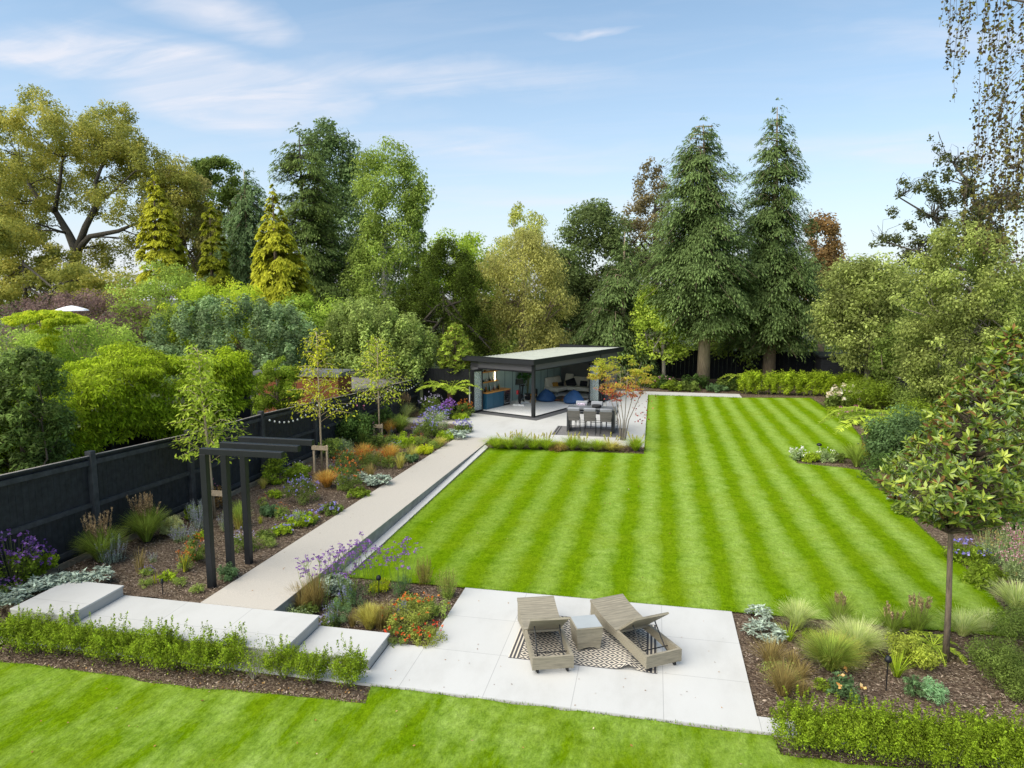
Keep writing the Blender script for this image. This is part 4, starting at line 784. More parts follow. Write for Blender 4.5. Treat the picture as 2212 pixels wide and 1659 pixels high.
tufted('golden_conifer','broad gold conifer with layered drooping sprays, right of the two brightest',37,603,[(400,588,3),(440,590,16),(480,592,34),(520,598,48),(560,603,60),(600,607,68),(645,610,76)],300,34000)
tufted('spruce','tall dark spruce with upright ragged top and spreading tiers',45,665,[(262,645,6),(310,650,40),(350,652,62),(400,658,66),(470,666,76),(550,670,86),(640,680,98),(720,680,104)],0,66000,mat='spruce',leaf=.25,rmax=.8,trunk=.3,bark='barkd',asp=.32,hang=.15,bough=300,bdroop=.12)
broadleaf('tree','round topped blue green tree behind the tall dark spruce','tree',58,710,262,F3('leaf_ash',(.045,.072,.034),.5,1.9),rows=[(262,690,22),(300,705,52),(350,715,60),(420,725,66),(520,730,70),(620,730,70)],K=150,n=26000,leaf=.26,cr=(.8,1.5))
broadleaf('birch','tall pale green birch with ragged drooping side branches','tree',46,830,303,'olive',rows=[(303,835,8),(330,835,52),(380,840,72),(430,850,76),(500,848,62),(560,840,82),(640,830,100),(720,820,104)],K=260,n=51300,leaf=.17,cr=(.45,1.0),bark='barkw',drop=.9,flat=1.,limbs=20,limbr=.06)
broadleaf('birch','thin spray of birch leaves at the right edge of the tall pale birch','tree',47,905,395,'olive',rows=[(395,912,10),(430,900,22),(480,905,20),(540,918,14)],K=30,n=2600,leaf=.16,cr=(.3,.6),bark='barkw',drop=.9,limbs=8,limbr=.03,trunk=.08)
broadleaf('yew','broad dark yellow green yew with feathery upright tips','tree',43,960,520,'yew',rows=[(520,965,20),(550,965,55),(600,960,90),(660,960,110),(720,960,118),(790,960,122)],K=330,n=54600,leaf=.17,cr=(.28,.62),bark='barkd',up=.9,flat=1.2,cvar=.35,asp=.35)
broadleaf('tree','yellow green tree top showing behind the dark yew','tree',56,985,512,F3('leaf_yg',(.10,.15,.025),.5,1.8),rows=[(512,990,50),(540,985,80),(600,985,90),(700,985,95)],K=90,n=18000,leaf=.22,cr=(.6,1.2))
broadleaf('birch','wispy pale treetop rising behind the tan willow','tree',62,1130,445,'paleolive',rows=[(445,1120,10),(480,1130,50),(530,1135,62),(600,1135,70)],K=60,n=6500,leaf=.2,cr=(.4,.9),bark='barkw',drop=.9)
broadleaf('willow','rounded tan and olive willow with dense fine drooping leaves','tree',47,1125,518,F3('leaf_willow',(.12,.13,.052),.42,1.7),rows=[(515,1120,50),(550,1125,88),(620,1125,102),(700,1130,108),(770,1130,105)],K=210,n=50400,leaf=.17,cr=(.5,1.05),drop=1.1,flat=1.,asp=.4)
broadleaf('oak','dark green broadleaf tree with rounded layered top in the middle distance','tree',54,1290,440,F3('leaf_oak',(.034,.050,.022),.5,2.2),rows=[(442,1275,40),(480,1285,78),(540,1290,92),(620,1280,100),(720,1285,110),(800,1290,110)],K=220,n=47600,leaf=.22,cr=(.6,1.2))
tufted('conifer','shorter grey green conifer leaning against the dark broadleaf tree',49,1345,[(490,1350,6),(550,1345,38),(620,1335,66),(700,1325,90),(760,1320,98),(790,1320,92)],0,40000,mat='cedar',leaf=.27,rmax=.9,trunk=.3,bark='barkc',asp=.28,hang=.5,bough=190,bdroop=.4)
broadleaf('tree','sparse reddish brown tree top left of the twin tall conifers','tree',58,1420,350,F3('leaf_redbrown',(.06,.055,.034),.5,1.7),rows=[(350,1405,12),(380,1412,38),(440,1412,52),(480,1405,75),(560,1400,90)],K=110,n=10500,leaf=.2,cr=(.35,.8),bark='barkd')
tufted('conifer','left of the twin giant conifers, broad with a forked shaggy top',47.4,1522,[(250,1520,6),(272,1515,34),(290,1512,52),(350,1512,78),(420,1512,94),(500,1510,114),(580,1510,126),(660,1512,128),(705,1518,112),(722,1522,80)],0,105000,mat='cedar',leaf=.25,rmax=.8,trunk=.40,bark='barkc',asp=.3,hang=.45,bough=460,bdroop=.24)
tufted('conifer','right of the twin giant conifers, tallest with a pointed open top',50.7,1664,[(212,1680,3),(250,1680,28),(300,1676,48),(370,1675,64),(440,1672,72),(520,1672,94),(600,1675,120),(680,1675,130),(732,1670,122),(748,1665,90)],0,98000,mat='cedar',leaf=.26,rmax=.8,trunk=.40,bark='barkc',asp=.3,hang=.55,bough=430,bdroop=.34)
broadleaf('tree','orange brown copper tree beyond the right of the giant conifers','tree',62,1775,458,'copper',rows=[(458,1770,22),(490,1772,44),(540,1775,48),(640,1775,55)],K=70,n=10000,leaf=.22,cr=(.5,1.1))
broadleaf('tree','small yellow green tree with a forked trunk in front of the back fence','tree',47.5,1437,620,F3('leaf_smalltree',(.11,.16,.03),.45,1.7),rows=[(622,1410,30),(660,1420,56),(720,1425,62),(768,1432,55)],K=90,n=9000,leaf=.19,cr=(.4,.85),trunk=.14,bark='barkg')
# dense backdrop beyond, real trees farther away
for i,(u,vt,hw,Y,mt,dz) in enumerate([(-60,560,150,70,'mid','dark green'),(230,590,110,72,'autumn','olive'),(560,520,110,72,'mid','mid green'),(850,520,110,74,'dark','dark green'),(1060,545,90,72,'olive','pale olive'),(1210,545,80,70,'dark','deep green'),(1420,520,90,74,'mid','mid green'),(1600,500,100,76,'dark','dark green'),(1840,565,110,74,'olive','olive'),(2060,570,120,74,'mid','green'),(2280,560,120,72,'olive','pale')]):
    broadleaf('tree',f'{dz} tree mass far behind the others, '+['at the left edge','below the old tree','behind the gold conifers','behind the tall birch','behind the tan willow','behind the oak','left behind the giant conifers','right behind the giant conifers','under the copper tree','behind the right hand trees','at the right edge'][i],'tree',Y,u,vt,mt,rows=[(vt,u,hw*.4),(vt+30,u,hw*.8),(vt+90,u,hw),(780,u,hw)],K=110,n=13000,leaf=.33,cr=(1.,2.),group=BG)
broadleaf('tree','olive green leafy mass filling the gap between and below the giant conifers','tree',54,1600,560,'olive',rows=[(560,1595,30),(620,1600,70),(700,1610,110),(780,1610,120)],K=120,n=14000,leaf=.22,cr=(.5,1.1))
# right hand trees
broadleaf('apple_tree','pale olive tree with fine leaves overhanging the black shed','tree',43,1880,560,F3('leaf_apple',(.082,.105,.042),.35,2.2),rows=[(560,1890,60),(600,1880,98),(660,1875,108),(720,1870,108),(785,1880,90)],K=230,n=36000,leaf=.17,cr=(.45,.95),drop=.4,limbs=22,limbr=.05,bark='barkg')
broadleaf('apple_tree','large pale green tree with arching twigs at the right edge','tree',33,2090,490,F3('leaf_apple2',(.080,.102,.038),.35,2.2),rows=[(488,2075,48),(520,2090,90),(580,2090,135),(650,2085,150),(730,2085,150),(800,2090,140),(860,2100,120)],K=330,n=60000,leaf=.125,cr=(.3,.75),drop=.5,limbs=34,limbr=.045,bark='barkg')
broadleaf('tree','bright green bushy tree between the shed and the pale trees','tree',40,1960,700,'mid',rows=[(690,1965,40),(740,1960,70),(800,1960,75),(850,1970,70)],K=90,n=12000,leaf=.15,cr=(.4,.8))
broadleaf('maple','dark leaved tree with bare limbs reaching left against the sky','tree',38,2130,300,F3('leaf_dark_maple',(.03,.038,.018),.5,1.9),blobs=[(2010,298,5),(2025,318,8),(2040,345,14),(2055,375,16),(2030,370,7),(2005,375,8),(1950,400,14),(1935,420,9),(1985,410,18),(2015,425,18),(2050,430,24),(1925,460,9),(1990,465,14),(2030,480,20),(1960,485,12),(1905,515,12),(1940,520,18),(1985,520,20),(2030,530,24),(1890,530,8),(1960,555,20),(2085,470,26),(2090,410,24),(2010,560,22),(2130,440,24),(2160,500,30),(2100,350,20),(2190,430,30)],K=480,n=9500,leaf=.14,cr=(.14,.36),limbs=70,limbr=.05,bark='barkd',flat=.9,bs=1.35,tp=[[(2135,900,.2),(2132,700,.16),(2128,560,.13),(2120,470,.10),(2095,400,.08),(2060,350,.04)],[(2128,560,.1),(2070,520,.07),(2010,470,.05),(1945,425,.03)],[(2128,600,.1),(2050,570,.07),(1980,545,.05),(1910,520,.03)],[(2124,500,.1),(2150,430,.06),(2185,380,.03)]])
# hanging birch close on the right
def weeping_birch():
    rng=seed(); Y=21.; b=W(2345,800,Y); o=np.array([b[0],Y,0]); t=thing('birch','tall weeping birch with strings of small dark leaves hanging against the sky at the right','tree',tuple(o)); mb=MB(); s=Soup()
    mb.tube([(0,0,0),(.05,0,3.5),(.0,0,8),(.1,0,12),(.3,0,16),(.2,0,20)],[.24,.2,.17,.13,.08,.03],9)
    for k in range(14):
        a=W(rng.uniform(2085,2300),rng.uniform(-170,-10),Y); x=a[0]-o[0]; mb.tube([(0,0,a[2]-rng.uniform(2,3.5)),(x*.4,rng.uniform(-.4,.4),a[2]-.6),(x*.75,rng.uniform(-.8,.8),a[2]+.15),(x,rng.uniform(-1.2,1.2),a[2])],[.06,.045,.025,.008],6)
    A=[]
    for k in range(125):
        u=rng.uniform(2085,2340); v0=rng.uniform(-170,330); 
        if u<2110 and v0>120: v0=rng.uniform(-150,60)
        if u>2125 and k%2: v0=rng.uniform(150,420)
        L=rng.uniform(1.4,3.4); x,_,z=W(u,v0,Y); y=rng.uniform(-1.6,1.6); x-=o[0]
        if u<2105: L=min(L,1.7+rng.uniform(0,.8))
        ph=rng.uniform(0,6); m=int(L*rng.uniform(12,30)); tt=rng.uniform(0,1,m); P=np.stack([x+.10*np.sin(tt*4+ph)+rng.normal(size=m)*.045,y+.1*np.cos(tt*3+ph)+rng.normal(size=m)*.045,z-tt*L],1)
        D=nrm(np.array([0,0,-1.])+rng.normal(size=(m,3))*.6); N=nrm(rng.normal(size=(m,3))+UP*.2); lf=rng.uniform(.06,.12,m); s.add(leafq(rng,P,N,lf,lf*.8,D),rng.uniform(0,1,m))
        mb.tube([(x+.3,y,z+.35),(x,y,z),(x+.10*math.sin(2+ph),y,z-L*.5),(x+.10*math.sin(4+ph),y,z-L)],[.007,.005,.004,.003],4)
    mb.build('trunk',M['bark'],t,smooth=True); s.build('crown',fol('leaf_birch_dark',(.014,.011,.009),(.030,.027,.015),(.065,.07,.02),tr=.2),t)
weeping_birch()
# ---------------------------------------------------------------- middle distance shrubs beyond the left fence
def massbush(name,label,Y,mat,rows=None,blobs=None,u0=None,K=120,n=14000,leaf=.12,cr=(.3,.7),**kw):
    u0=u0 or (rows[-1][1] if rows else blobs[0][0]); return broadleaf(name,label,'shrub',Y,u0,0,mat,rows=rows,blobs=blobs,K=K,n=n,leaf=leaf,cr=cr,trunk=.08,limbr=.03,limbs=10,**kw)
massbush('shrub','dusty purple leaved shrub beside the white parasol',30,'purple',rows=[(640,170,70),(665,170,120),(720,175,130),(775,175,120)],K=160,n=17000,leaf=.13)
massbush('hawthorn','tall loose green shrub with arching branches below the left gold conifer',33,F3('leaf_hawthorn',(.085,.125,.03),.5,1.9),rows=[(572,355,32),(600,350,72),(650,345,92),(710,345,100),(770,345,95)],K=170,n=22000,leaf=.12)
massbush('shrub','yellow green shrub below the slim gold conifer',33,F3('leaf_yellowgreen',(.13,.19,.02),.5,1.7),rows=[(612,465,50),(635,470,95),(680,480,120),(740,480,120)],K=120,n=14000,leaf=.12)
massbush('pear_tree','grey green tree with dense silvery upright shoots beyond the fence',32,F3('leaf_pear',(.055,.085,.052),.35,2.5),rows=[(645,500,30),(658,505,95),(700,505,150),(750,505,168),(815,510,165)],K=520,n=52000,leaf=.15,cr=(.16,.42),up=.9,flat=1.4)
massbush('shrub','light green shrub right of the grey pear tree beyond the fence',36,F3('leaf_lightgreen',(.105,.165,.03),.5,1.7),rows=[(640,680,50),(670,690,90),(720,690,110),(790,690,110)],K=140,n=16000,leaf=.11)
massbush('sallow','rounded soft olive green shrub behind the young trees and left of the yew',35,F3('leaf_sallow',(.075,.105,.038),.4,2.3),rows=[(655,770,35),(680,790,85),(720,815,110),(770,820,118),(810,825,112)],K=420,n=46000,leaf=.14,cr=(.2,.5),up=.8,flat=1.4)
massbush('ivy','bright green ivy mound in front of the cedar outbuilding',24.3,'bright',rows=[(775,610,25),(800,600,45),(830,600,52),(880,595,50)],K=90,n=12000,leaf=.09,cr=(.2,.4))
def wisteria_hedge(label,y0,y1,xf,xb,n,K):
    rng=seed(); o=np.array([(xf+xb)/2,(y0+y1)/2,0]); t=thing('wisteria',label,'climber',tuple(o)); C=[];R=[]
    for k in range(K):
        y=rng.uniform(y0,y1); a=rng.uniform(0,1); 
        if a<.5: x=xf+rng.uniform(-.3,.12); z=rng.uniform(2.15,3.9)+.25*math.sin(y*1.3)
        else: x=rng.uniform(xb,xf-.1); z=4.05+.28*math.sin(y*1.3+x)+rng.uniform(-.25,.18)-.5*max(0,(x-xf+.7))
        C.append((x-o[0],y-o[1],z)); R.append(rng.uniform(.18,.46))
    s=Soup(); q_,v=clumpleaves(rng,C,R,n,.125,.33,.8,.6,.5,drop=.7,cvar=.35); s.add(q_,v); s.build('foliage',F3('leaf_wisteria',(.080,.118,.008),.28,2.1),t); mb=MB()
    for k in range(7): y=y0+(y1-y0)*(k+.5)/7-o[1]; mb.tube([(.3,y,0),(.25,y+.1,1.5),(.5,y-.2,2.6),(.2,y+.5,3.4)],[.06,.05,.04,.02],6)
    mb.build('stems',M['bark'],t,smooth=True)
wisteria_hedge('huge bright green wisteria spilling over the dark neighbouring fence',11.4,18.4,-13.9,-18.3,70000,560)
wisteria_hedge('second wisteria mass between the big one and the ivy by the cedar outbuilding',18.5,21.3,-13.7,-17.5,30000,240)
massbush('laurel','dark glossy laurel rising behind the fence at the left edge',12.3,F3('leaf_laurel',(.034,.054,.018),.4,2.6,rough=.35),rows=[(752,60,22),(790,50,66),(860,45,84),(940,35,90),(1020,30,90)],K=260,n=26000,leaf=.10,cr=(.16,.38),asp=.38,up=.7)
massbush('shrub','loose mixed green foliage behind the laurel at the left edge',22,'olive',rows=[(720,30,60),(745,20,90),(800,20,120)],K=80,n=8000,leaf=.11)
massbush('shrub','mixed green shrub under the white parasol',22,F3('leaf_mixed',(.09,.14,.03),.5,1.9),rows=[(700,190,50),(725,175,100),(800,170,110)],K=110,n=12000,leaf=.10)
def wisteria_tree():
    rng=seed(); Y=20.; b=W(108,800,Y); o=np.array([b[0],Y,0]); t=thing('wisteria_standard','lime green umbrella shaped wisteria standing above the hedge at the left','tree',tuple(o)); s=Soup(); mpp=MPP(108,Y)
    C=[];R=[]
    for k in range(90):
        a=rng.uniform(0,2*PI); f=rng.uniform(0,1)**.5; x=math.cos(a)*f*1.35; y=math.sin(a)*f*1.2; z=W(108,672,Y)[2]-.28*f*f*1.3; C.append((x,y,z-.02)); R.append(rng.uniform(.14,.26))
    for k in range(40): C.append((rng.normal()*.16+.03,rng.normal()*.16,rng.uniform(W(0,790,Y)[2],W(0,690,Y)[2]))); R.append(.22)
    q,v=clumpleaves(rng,C,R,15000,.11,.32,.8,.5,.5,drop=.7); s.add(q,v); s.build('crown',F3('leaf_wisteria_lime',(.12,.17,.012),.4,1.8),t)
    MB().tube([(0,0,0),(.03,0,2.5),(0,0,4.6)],[.09,.07,.05],8).build('trunk',M['barkg'],t,smooth=True)
wisteria_tree()
# ================================================================== YOUNG GARDEN TREES
def young(name,label,loc,h,ch,cw,mat,nb=26,per=26,leaf=.10,asp=.34,trunk=.035,droop=.6,bark='timber',fold=.15,cy=.5,shape=None,lean=0,v_lo=0,v_hi=1):
    rng=seed(); t=thing(name,label,'tree',loc); mb=MB(); s=Soup(); mb.tube([(0,0,-.05),(lean*.3,0,h*.35),(lean*.7,0,h*.7),(lean,0,h*.98)],[trunk,trunk*.85,trunk*.55,.006],8)
    for k in range(nb):
        f=(k+.5)/nb; z=h-ch+ch*f*.96; a=k*2.399+rng.uniform(-.4,.4); wd=cw*(shape(f) if shape else math.sin(PI*min(1,.18+.82*f)**.8)**.8+.12)*rng.uniform(.75,1.1); hd=np.array([math.cos(a),math.sin(a),0])
        p0=np.array([lean*z/h,0,z-.12*wd]); p2=p0+hd*wd+UP*wd*.30; p1=p0+hd*wd*.5+UP*wd*.34; mb.tube([p0,p1,p2],[.012,.008,.003],5)
        m=int(per*(.4+wd/cw)); tt=rng.uniform(.2,1.05,m); P=p0*(1-tt)[:,None]**2+2*p1*((1-tt)*tt)[:,None]+p2*tt[:,None]**2+rng.normal(size=(m,3))*.075*cw-UP*rng.uniform(0,.08,m)[:,None]
        D=nrm(hd*.5-UP*droop+rng.normal(size=(m,3))*.4); N=nrm(UP*.7+hd*.3+rng.normal(size=(m,3))*.5); lf=leaf*rng.uniform(.6,1.3,m); A,B=leafq(rng,P,N,lf,lf*asp,D,fold); v=v_lo+(v_hi-v_lo)*rng.uniform(0,1,m); s.add(A,v).add(B,v)
    mb.build('trunk',M[bark],t,smooth=True); s.build('crown',LF[mat] if isinstance(mat,str) else mat,t); return t
YT=[('cherry_tree','young cherry tree with long drooping leaves behind the pergola posts',464,1118,'cherry',750,3.1,.86,1.42),('young_tree','slender young tree with yellow autumn leaves held by a timber stake',696,1020,'yellow',714,2.9,.86,.0),('young_tree','slender young tree with lime green leaves beside the fence',820,950,'lime',722,0,0,0)]
def hat(u,v,u2,v2):                      # height of a thing whose foot is at (u,v) and whose top shows at v2
    g=GB(u,v); return g,W(u2,v2,g[1])[2]-g[2]
g,h=hat(464,1116,440,745); young('cherry_tree','young cherry tree with long drooping leaves behind the pergola posts',g,h,h*.66,1.12,F3('leaf_cherry',(.10,.15,.022),.5,1.8),nb=44,per=44,leaf=.14,asp=.36,trunk=.04,lean=-.22,shape=lambda f:1.05-f*.75)
g,h=hat(696,1020,700,712); young('young_tree','slender young tree with yellow autumn leaves held by a timber stake',g,h,h*.62,1.25,'yellow',nb=44,per=38,leaf=.115,asp=.42,trunk=.035,lean=-.02,shape=lambda f:1.02-f*.72)
g,h=hat(820,950,818,728); young('young_tree','slender young tree with lime green leaves beside the fence',g,h,h*.64,1.5,F3('leaf_limetree',(.13,.18,.02),.45,1.9),nb=44,per=36,leaf=.13,asp=.40,trunk=.04,shape=lambda f:1.1-f*.8)
def magnolia(name,label,loc,h,rows_,nw,per,leaf,trunk,rust=.12,curve=.0,leanx=0):
    rng=seed(); t=thing(name,label,'tree',loc); s=Soup(); rr=Soup(); mb=MB()
    zc0=rows_[0][0]; pts=[(0,0,-.05),(curve*.25,0,h*.18),(curve*.7,0,h*.38),(curve,0,h*.55),(curve+leanx*.5,0,h*.8),(curve+leanx,0,h*.97)]; mb.tube(pts,[trunk*1.1,trunk*.9,trunk*.8,trunk*.65,trunk*.4,.01],9)
    zz=np.linspace(rows_[0][0],rows_[-1][0],50); rd=np.interp(zz,[r[0] for r in rows_],[r[1] for r in rows_]); pr=rd+.05; pr/=pr.sum()
    for k in range(nw):
        z=rng.choice(zz,p=pr)+rng.uniform(-.04,.04); r=np.interp(z,[q[0] for q in rows_],[q[1] for q in rows_]); a=rng.uniform(0,2*PI); f=rng.uniform(.2,1)**.42; ax=np.array([curve+leanx*max(0,z/h-.55)/.45,0,0]); hd=np.array([math.cos(a),math.sin(a),0]); c=ax+hd*r*f+UP*z
        if k%2==0: mb.tube([ax+UP*(z-r*f*.5),ax+hd*r*f*.5+UP*(z-r*f*.28),c],[trunk*.28,trunk*.18,trunk*.08],5)
        dr=nrm((hd*.6*f+UP*.75+rng.normal(size=3)*.25)[None])[0]; m=per; aa=np.arange(m)*2.4+rng.uniform(0,6); b1=np.cross(dr,[.2,.9,.1]); b1/=np.linalg.norm(b1); b2=np.cross(dr,b1); el=rng.uniform(.15,.9,m)
        D=nrm((b1[None]*np.cos(aa)[:,None]+b2[None]*np.sin(aa)[:,None])*np.cos(el)[:,None]+dr[None]*np.sin(el)[:,None]); N=nrm(dr[None]*1.-D*np.sum(dr*D,1,keepdims=True)+rng.normal(size=(m,3))*.22); lf=leaf*rng.uniform(.65,1.15,m)
        P=c+D*(lf*.55)[:,None]; A,B=leafq(rng,P,N,lf,lf*.36,D,.14); cv=rng.uniform(); v=np.clip(.45*cv+.55*rng.uniform(0,1,m),0,1)
        isr=rng.uniform(0,1,m)<(rust*(.4+1.6*(z-rows_[0][0])/(rows_[-1][0]-rows_[0][0]))*(1 if rng.uniform()<.6 else .2)*1.4); s.add(A[~isr],v[~isr]).add(B[~isr],v[~isr]); rr.add(A[isr],v[isr]).add(B[isr],v[isr])
    mb.build('trunk',M['bark'],t,smooth=True); s.build('crown',LF['magn'] if h<6 and leanx else F3('leaf_magnolia_small',(.07,.10,.018),.4,2.4),t)
    if rr.V: rr.build('young_leaves',LF['rust'],t,'rusty brown leaf undersides')
    return t
g=G(2043,1425,-.02); magnolia('magnolia','tall near magnolia with large glossy leaves and rusty undersides at the right',g,5.45,[(2.5,.5),(2.8,1.15),(3.15,1.27),(3.6,1.0),(4.1,.76),(4.6,.54),(5.1,.35),(5.6,.1)],800,8,.155,.052,rust=.09,curve=-.12,leanx=.62)
g=G(985,884); hh=W(985,703,g[1])[2]; magnolia('magnolia','small round headed magnolia growing beside the garden room',g,hh,[(hh-2.75,.35),(hh-2.3,.85),(hh-1.6,1.0),(hh-.8,.75),(hh,.2)],380,10,.21,.05,rust=.04)
# multi-stem acer in front of the terrace
def acer():
    rng=seed(); g=G(1345,952); t=thing('acer','multi stemmed acer turning yellow orange and red beside the bar table','tree',(g[0],g[1],-.02)); mb=MB(); s=Soup(); d=Soup(); H_=3.75
    for k,(ax,lean,bh) in enumerate([(-.5,.9,2.7),(-.15,.5,3.0),(.15,.3,3.1),(.5,.8,2.8),(.9,1.3,2.6),(-.8,1.1,2.5)]):
        x1=ax*1.05; y1=rng.uniform(-.5,.5); p=[(ax*.1,y1*.1,-.03),(ax*.25+rng.uniform(-.05,.05),y1*.3,.9),(ax*.65,y1*.7,1.7),(x1,y1,bh)]; mb.tube(p,[.028,.022,.016,.006],6)
        for j in range(6): q=np.array(p[2])+(np.array(p[3])-np.array(p[2]))*rng.uniform(.1,1); e=q+np.array([rng.uniform(-.8,.8),rng.uniform(-.7,.7),rng.uniform(.1,.9)]); mb.tube([q,(q+e)/2+UP*.08,e],[.010,.007,.003],4)
    K=80; C=[];R=[]
    for k in range(K):
        a=rng.uniform(0,2*PI); f=rng.uniform(0.1,1)**.5; z=rng.uniform(1.75,3.6); r=1.42*math.sin(PI*min(1,max(.12,(4.05-z)/2.4*.9+.08)))**.7*f; C.append((math.cos(a)*r-.12,math.sin(a)*r*.85,z)); R.append(rng.uniform(.16,.3))
    C=np.array(C);R=np.array(R); n=4800; idx=rng.integers(0,K,n); dd=unit(rng,n); P=C[idx]+dd*(R[idx]*rng.uniform(.2,1,n))[:,None]*np.array([1.2,1.2,.45]); hgt=(P[:,2]-1.8)/1.9; v=np.clip(hgt*.9+.1+rng.normal(size=n)*.16,0,1); red=(hgt+rng.normal(size=n)*.16)<.18
    lf=rng.uniform(.05,.10,n); q=leafq(rng,P,nrm(UP+rng.normal(size=(n,3))*.6),lf,lf*.8,nrm(dd-UP*.5)); s.add(q[~red],v[~red]); d.add(q[red],rng.uniform(0,1,red.sum()))
    n=70; P=np.stack([rng.uniform(-.9,1.6,n),rng.uniform(-.6,.6,n),rng.uniform(.8,2.0,n)],1); lf=rng.uniform(.06,.1,n); P[:,0]=np.where(P[:,2]<1.5,np.abs(P[:,0])*.5+.5,P[:,0]); d.add(leafq(rng,P,unit(rng,n),lf,lf*.8),rng.uniform(0,.8,n))
    mb.build('trunk',M['barkg'],t,smooth=True); s.build('crown',LF['maple'],t); d.build('red_leaves',LF['mapled'],t)
acer()
# tree ferns
def fern(name,label,loc,th_,nf,L,mat='fernl',trunk=None,arch=.55,pn=22,pl=.16,sag=1.,az=None):
    rng=seed(); t=thing(name,label,'fern',loc); s=Soup()
    if trunk: MB().tube([(0,0,-.1),(.02,0,th_*.5),(0,0,th_)],[trunk*1.1,trunk,trunk*.9],10).build('trunk',bark_mat('fibre_trunk',(.10,.04,.025)),t,smooth=True)
    for k in range(nf):
        a=(az[k] if az else k*2*PI/nf+rng.uniform(-.25,.25)); hd=np.array([math.cos(a),math.sin(a),0]); sd=np.array([-math.sin(a),math.cos(a),0]); l=L*rng.uniform(.8,1.1); up_=rng.uniform(.35,.75)*arch*2
        tt=np.linspace(.06,1,pn); c=np.array([0,0,th_])+hd*(tt*l)[:,None]+UP*(l*(up_*tt-(up_*.75+.25*sag)*tt**2.2))[:,None]; tg=nrm(np.gradient(c,axis=0)); w=pl*l*np.sin(PI*(tt*.86+.1))**.7+.01
        for sg in (-1,1):
            D=nrm(sd*sg+tg*.45-UP*.2); P=c+D*(w/2)[:,None]; s.add(leafq(rng,P,nrm(UP+rng.normal(size=(pn,3))*.25+hd*.1),w,w*0+l/pn*1.15,D),np.clip(rng.uniform(.2,.9)+rng.uniform(-.2,.2,pn),0,1))
        s.add(np.stack([c[:-1]-sd*.008,c[:-1]+sd*.008,c[1:]+sd*.006,c[1:]-sd*.006],1),.9)
    s.build('fronds',LF[mat],t); return t
g=G(972,892); fern('tree_fern','tree fern with bright arching fronds in front of the black board fence',(g[0],g[1],0),1.15,13,1.75,trunk=.14,arch=.85,sag=.5,pl=.24,pn=30)
g=G(1903,990); fern('tree_fern','tree fern on the right border with long fronds arching over the lawn',(g[0],g[1],0),1.5,11,2.3,trunk=.17,arch=.5,pl=.20,pn=34,az=[2.6,2.95,3.3,3.7,4.1,4.6,2.1,1.4,.7,0,5.4])
g=G(1607,850); fern('fern','leaning fern at the left end of the far green hedge',(g[0],g[1]+.8,0),.9,8,1.5)
g=G(2015,1400); fern('fern','fresh green fern at the foot of the near magnolia',(g[0],g[1],-.03),.06,12,.60,arch=.7)
# ================================================================== HEDGES
def box_shrub(seed_,h=.74,r=.33,n=7200,leaf=.027,sparse=False):
    rng=RG(seed_); s=Soup(); mb=MB(); ns=90; m=n//ns
    for k in range(11):
        a=rng.uniform(0,2*PI); e=rng.uniform(.3,1)*r; mb.tube([(0,0,-.03),(math.cos(a)*e*.4,math.sin(a)*e*.4,h*.22),(math.cos(a)*e*.85,math.sin(a)*e*.85,h*(.85 if sparse else .6))],[.009,.006,.003],4)
    for k in range(ns):
        a=rng.uniform(0,2*PI); f=rng.uniform(0,1)**.5; tall=rng.uniform()<.22; ht=h*(rng.uniform(.5,.86)*(1-.16*f*f) if not tall else rng.uniform(.86,1.12)); tip=np.array([math.cos(a)*f*r,math.sin(a)*f*r,ht])
        ln=.16 if not tall else .26; b=tip-np.array([tip[0]*.25,tip[1]*.25,ln]); b[2]=max(b[2],h*.16); mm=m if not tall else m*2//3; tt=rng.uniform(0,1,mm); c=b+(tip-b)*tt[:,None]; wd=(.055 if not tall else .022)*(1.25-tt)
        P=c+rng.normal(size=(mm,3))*wd[:,None]; lf=leaf*rng.uniform(.6,1.4,mm); cv=rng.uniform(); P=P[P[:,2]>.04]; mm=len(P); s.add(leafq(rng,P,nrm(nrm(P-np.array([0,0,h*.35]))*.7+UP*.45+rng.normal(size=(mm,3))*.75),lf[:mm],lf[:mm]*.62),np.clip(.35*cv+.5*rng.uniform(0,1,mm)+.15*tt[:mm],0,1))
    return s,mb
PR=[]
for k in range(4):
    t=thing('hedge_shrub','x','shrub'); s,mb=box_shrub(900+k,sparse=(k==3),n=7200 if k<3 else 1500); mb.build('stems',M['twig'] if k<3 else M['barkg'],t); s.build('foliage',LF['box'],t); PR.append(t)
ORD=['first','second','third','fourth','fifth','sixth','seventh','eighth','ninth','tenth','eleventh','twelfth','thirteenth','fourteenth','fifteenth','sixteenth']
hx=[(80,722),(200,735),(340,742),(480,765),(610,785),(760,785),(860,815),(960,830),(1110,850),(1260,850),(1400,880),(1570,880),(1740,905),(1930,922)]
used=set()
def place(k,loc,rz,lab,group,sc=1.):
    if k not in used: used.add(k); o=PR[k]; o.location=loc; o.rotation_euler=(0,0,rz); o['label']=lab; o['group']=group
    else: o=dup(PR[k],loc,rz,lab,group)
    o.scale=(sc,sc,sc*random.uniform(.94,1.1)); return o
for i,(x,y) in enumerate(hx):
    u=x*.3906; v=1123.2+y*.3906; g=G(u,v,-.03); k=3 if i==10 else i%3
    lab=('half bare hedge shrub with brown stems, fourth from the right end of the row' if i==10 else f'small leafy green hedge shrub, {ORD[i]} from the left in the row before the white steps')
    place(k,g,random.uniform(0,6),lab,'low hedge in front of the white steps',[1.05,1.1,1.0,.98,1.02,.95,1.04,.98,.92,1.02,.95,.92,.9,.92][i])
xr=[2.05,2.32,2.6,2.88,3.15,3.43,3.7,3.98,4.26,4.54,4.82,5.1,5.4]
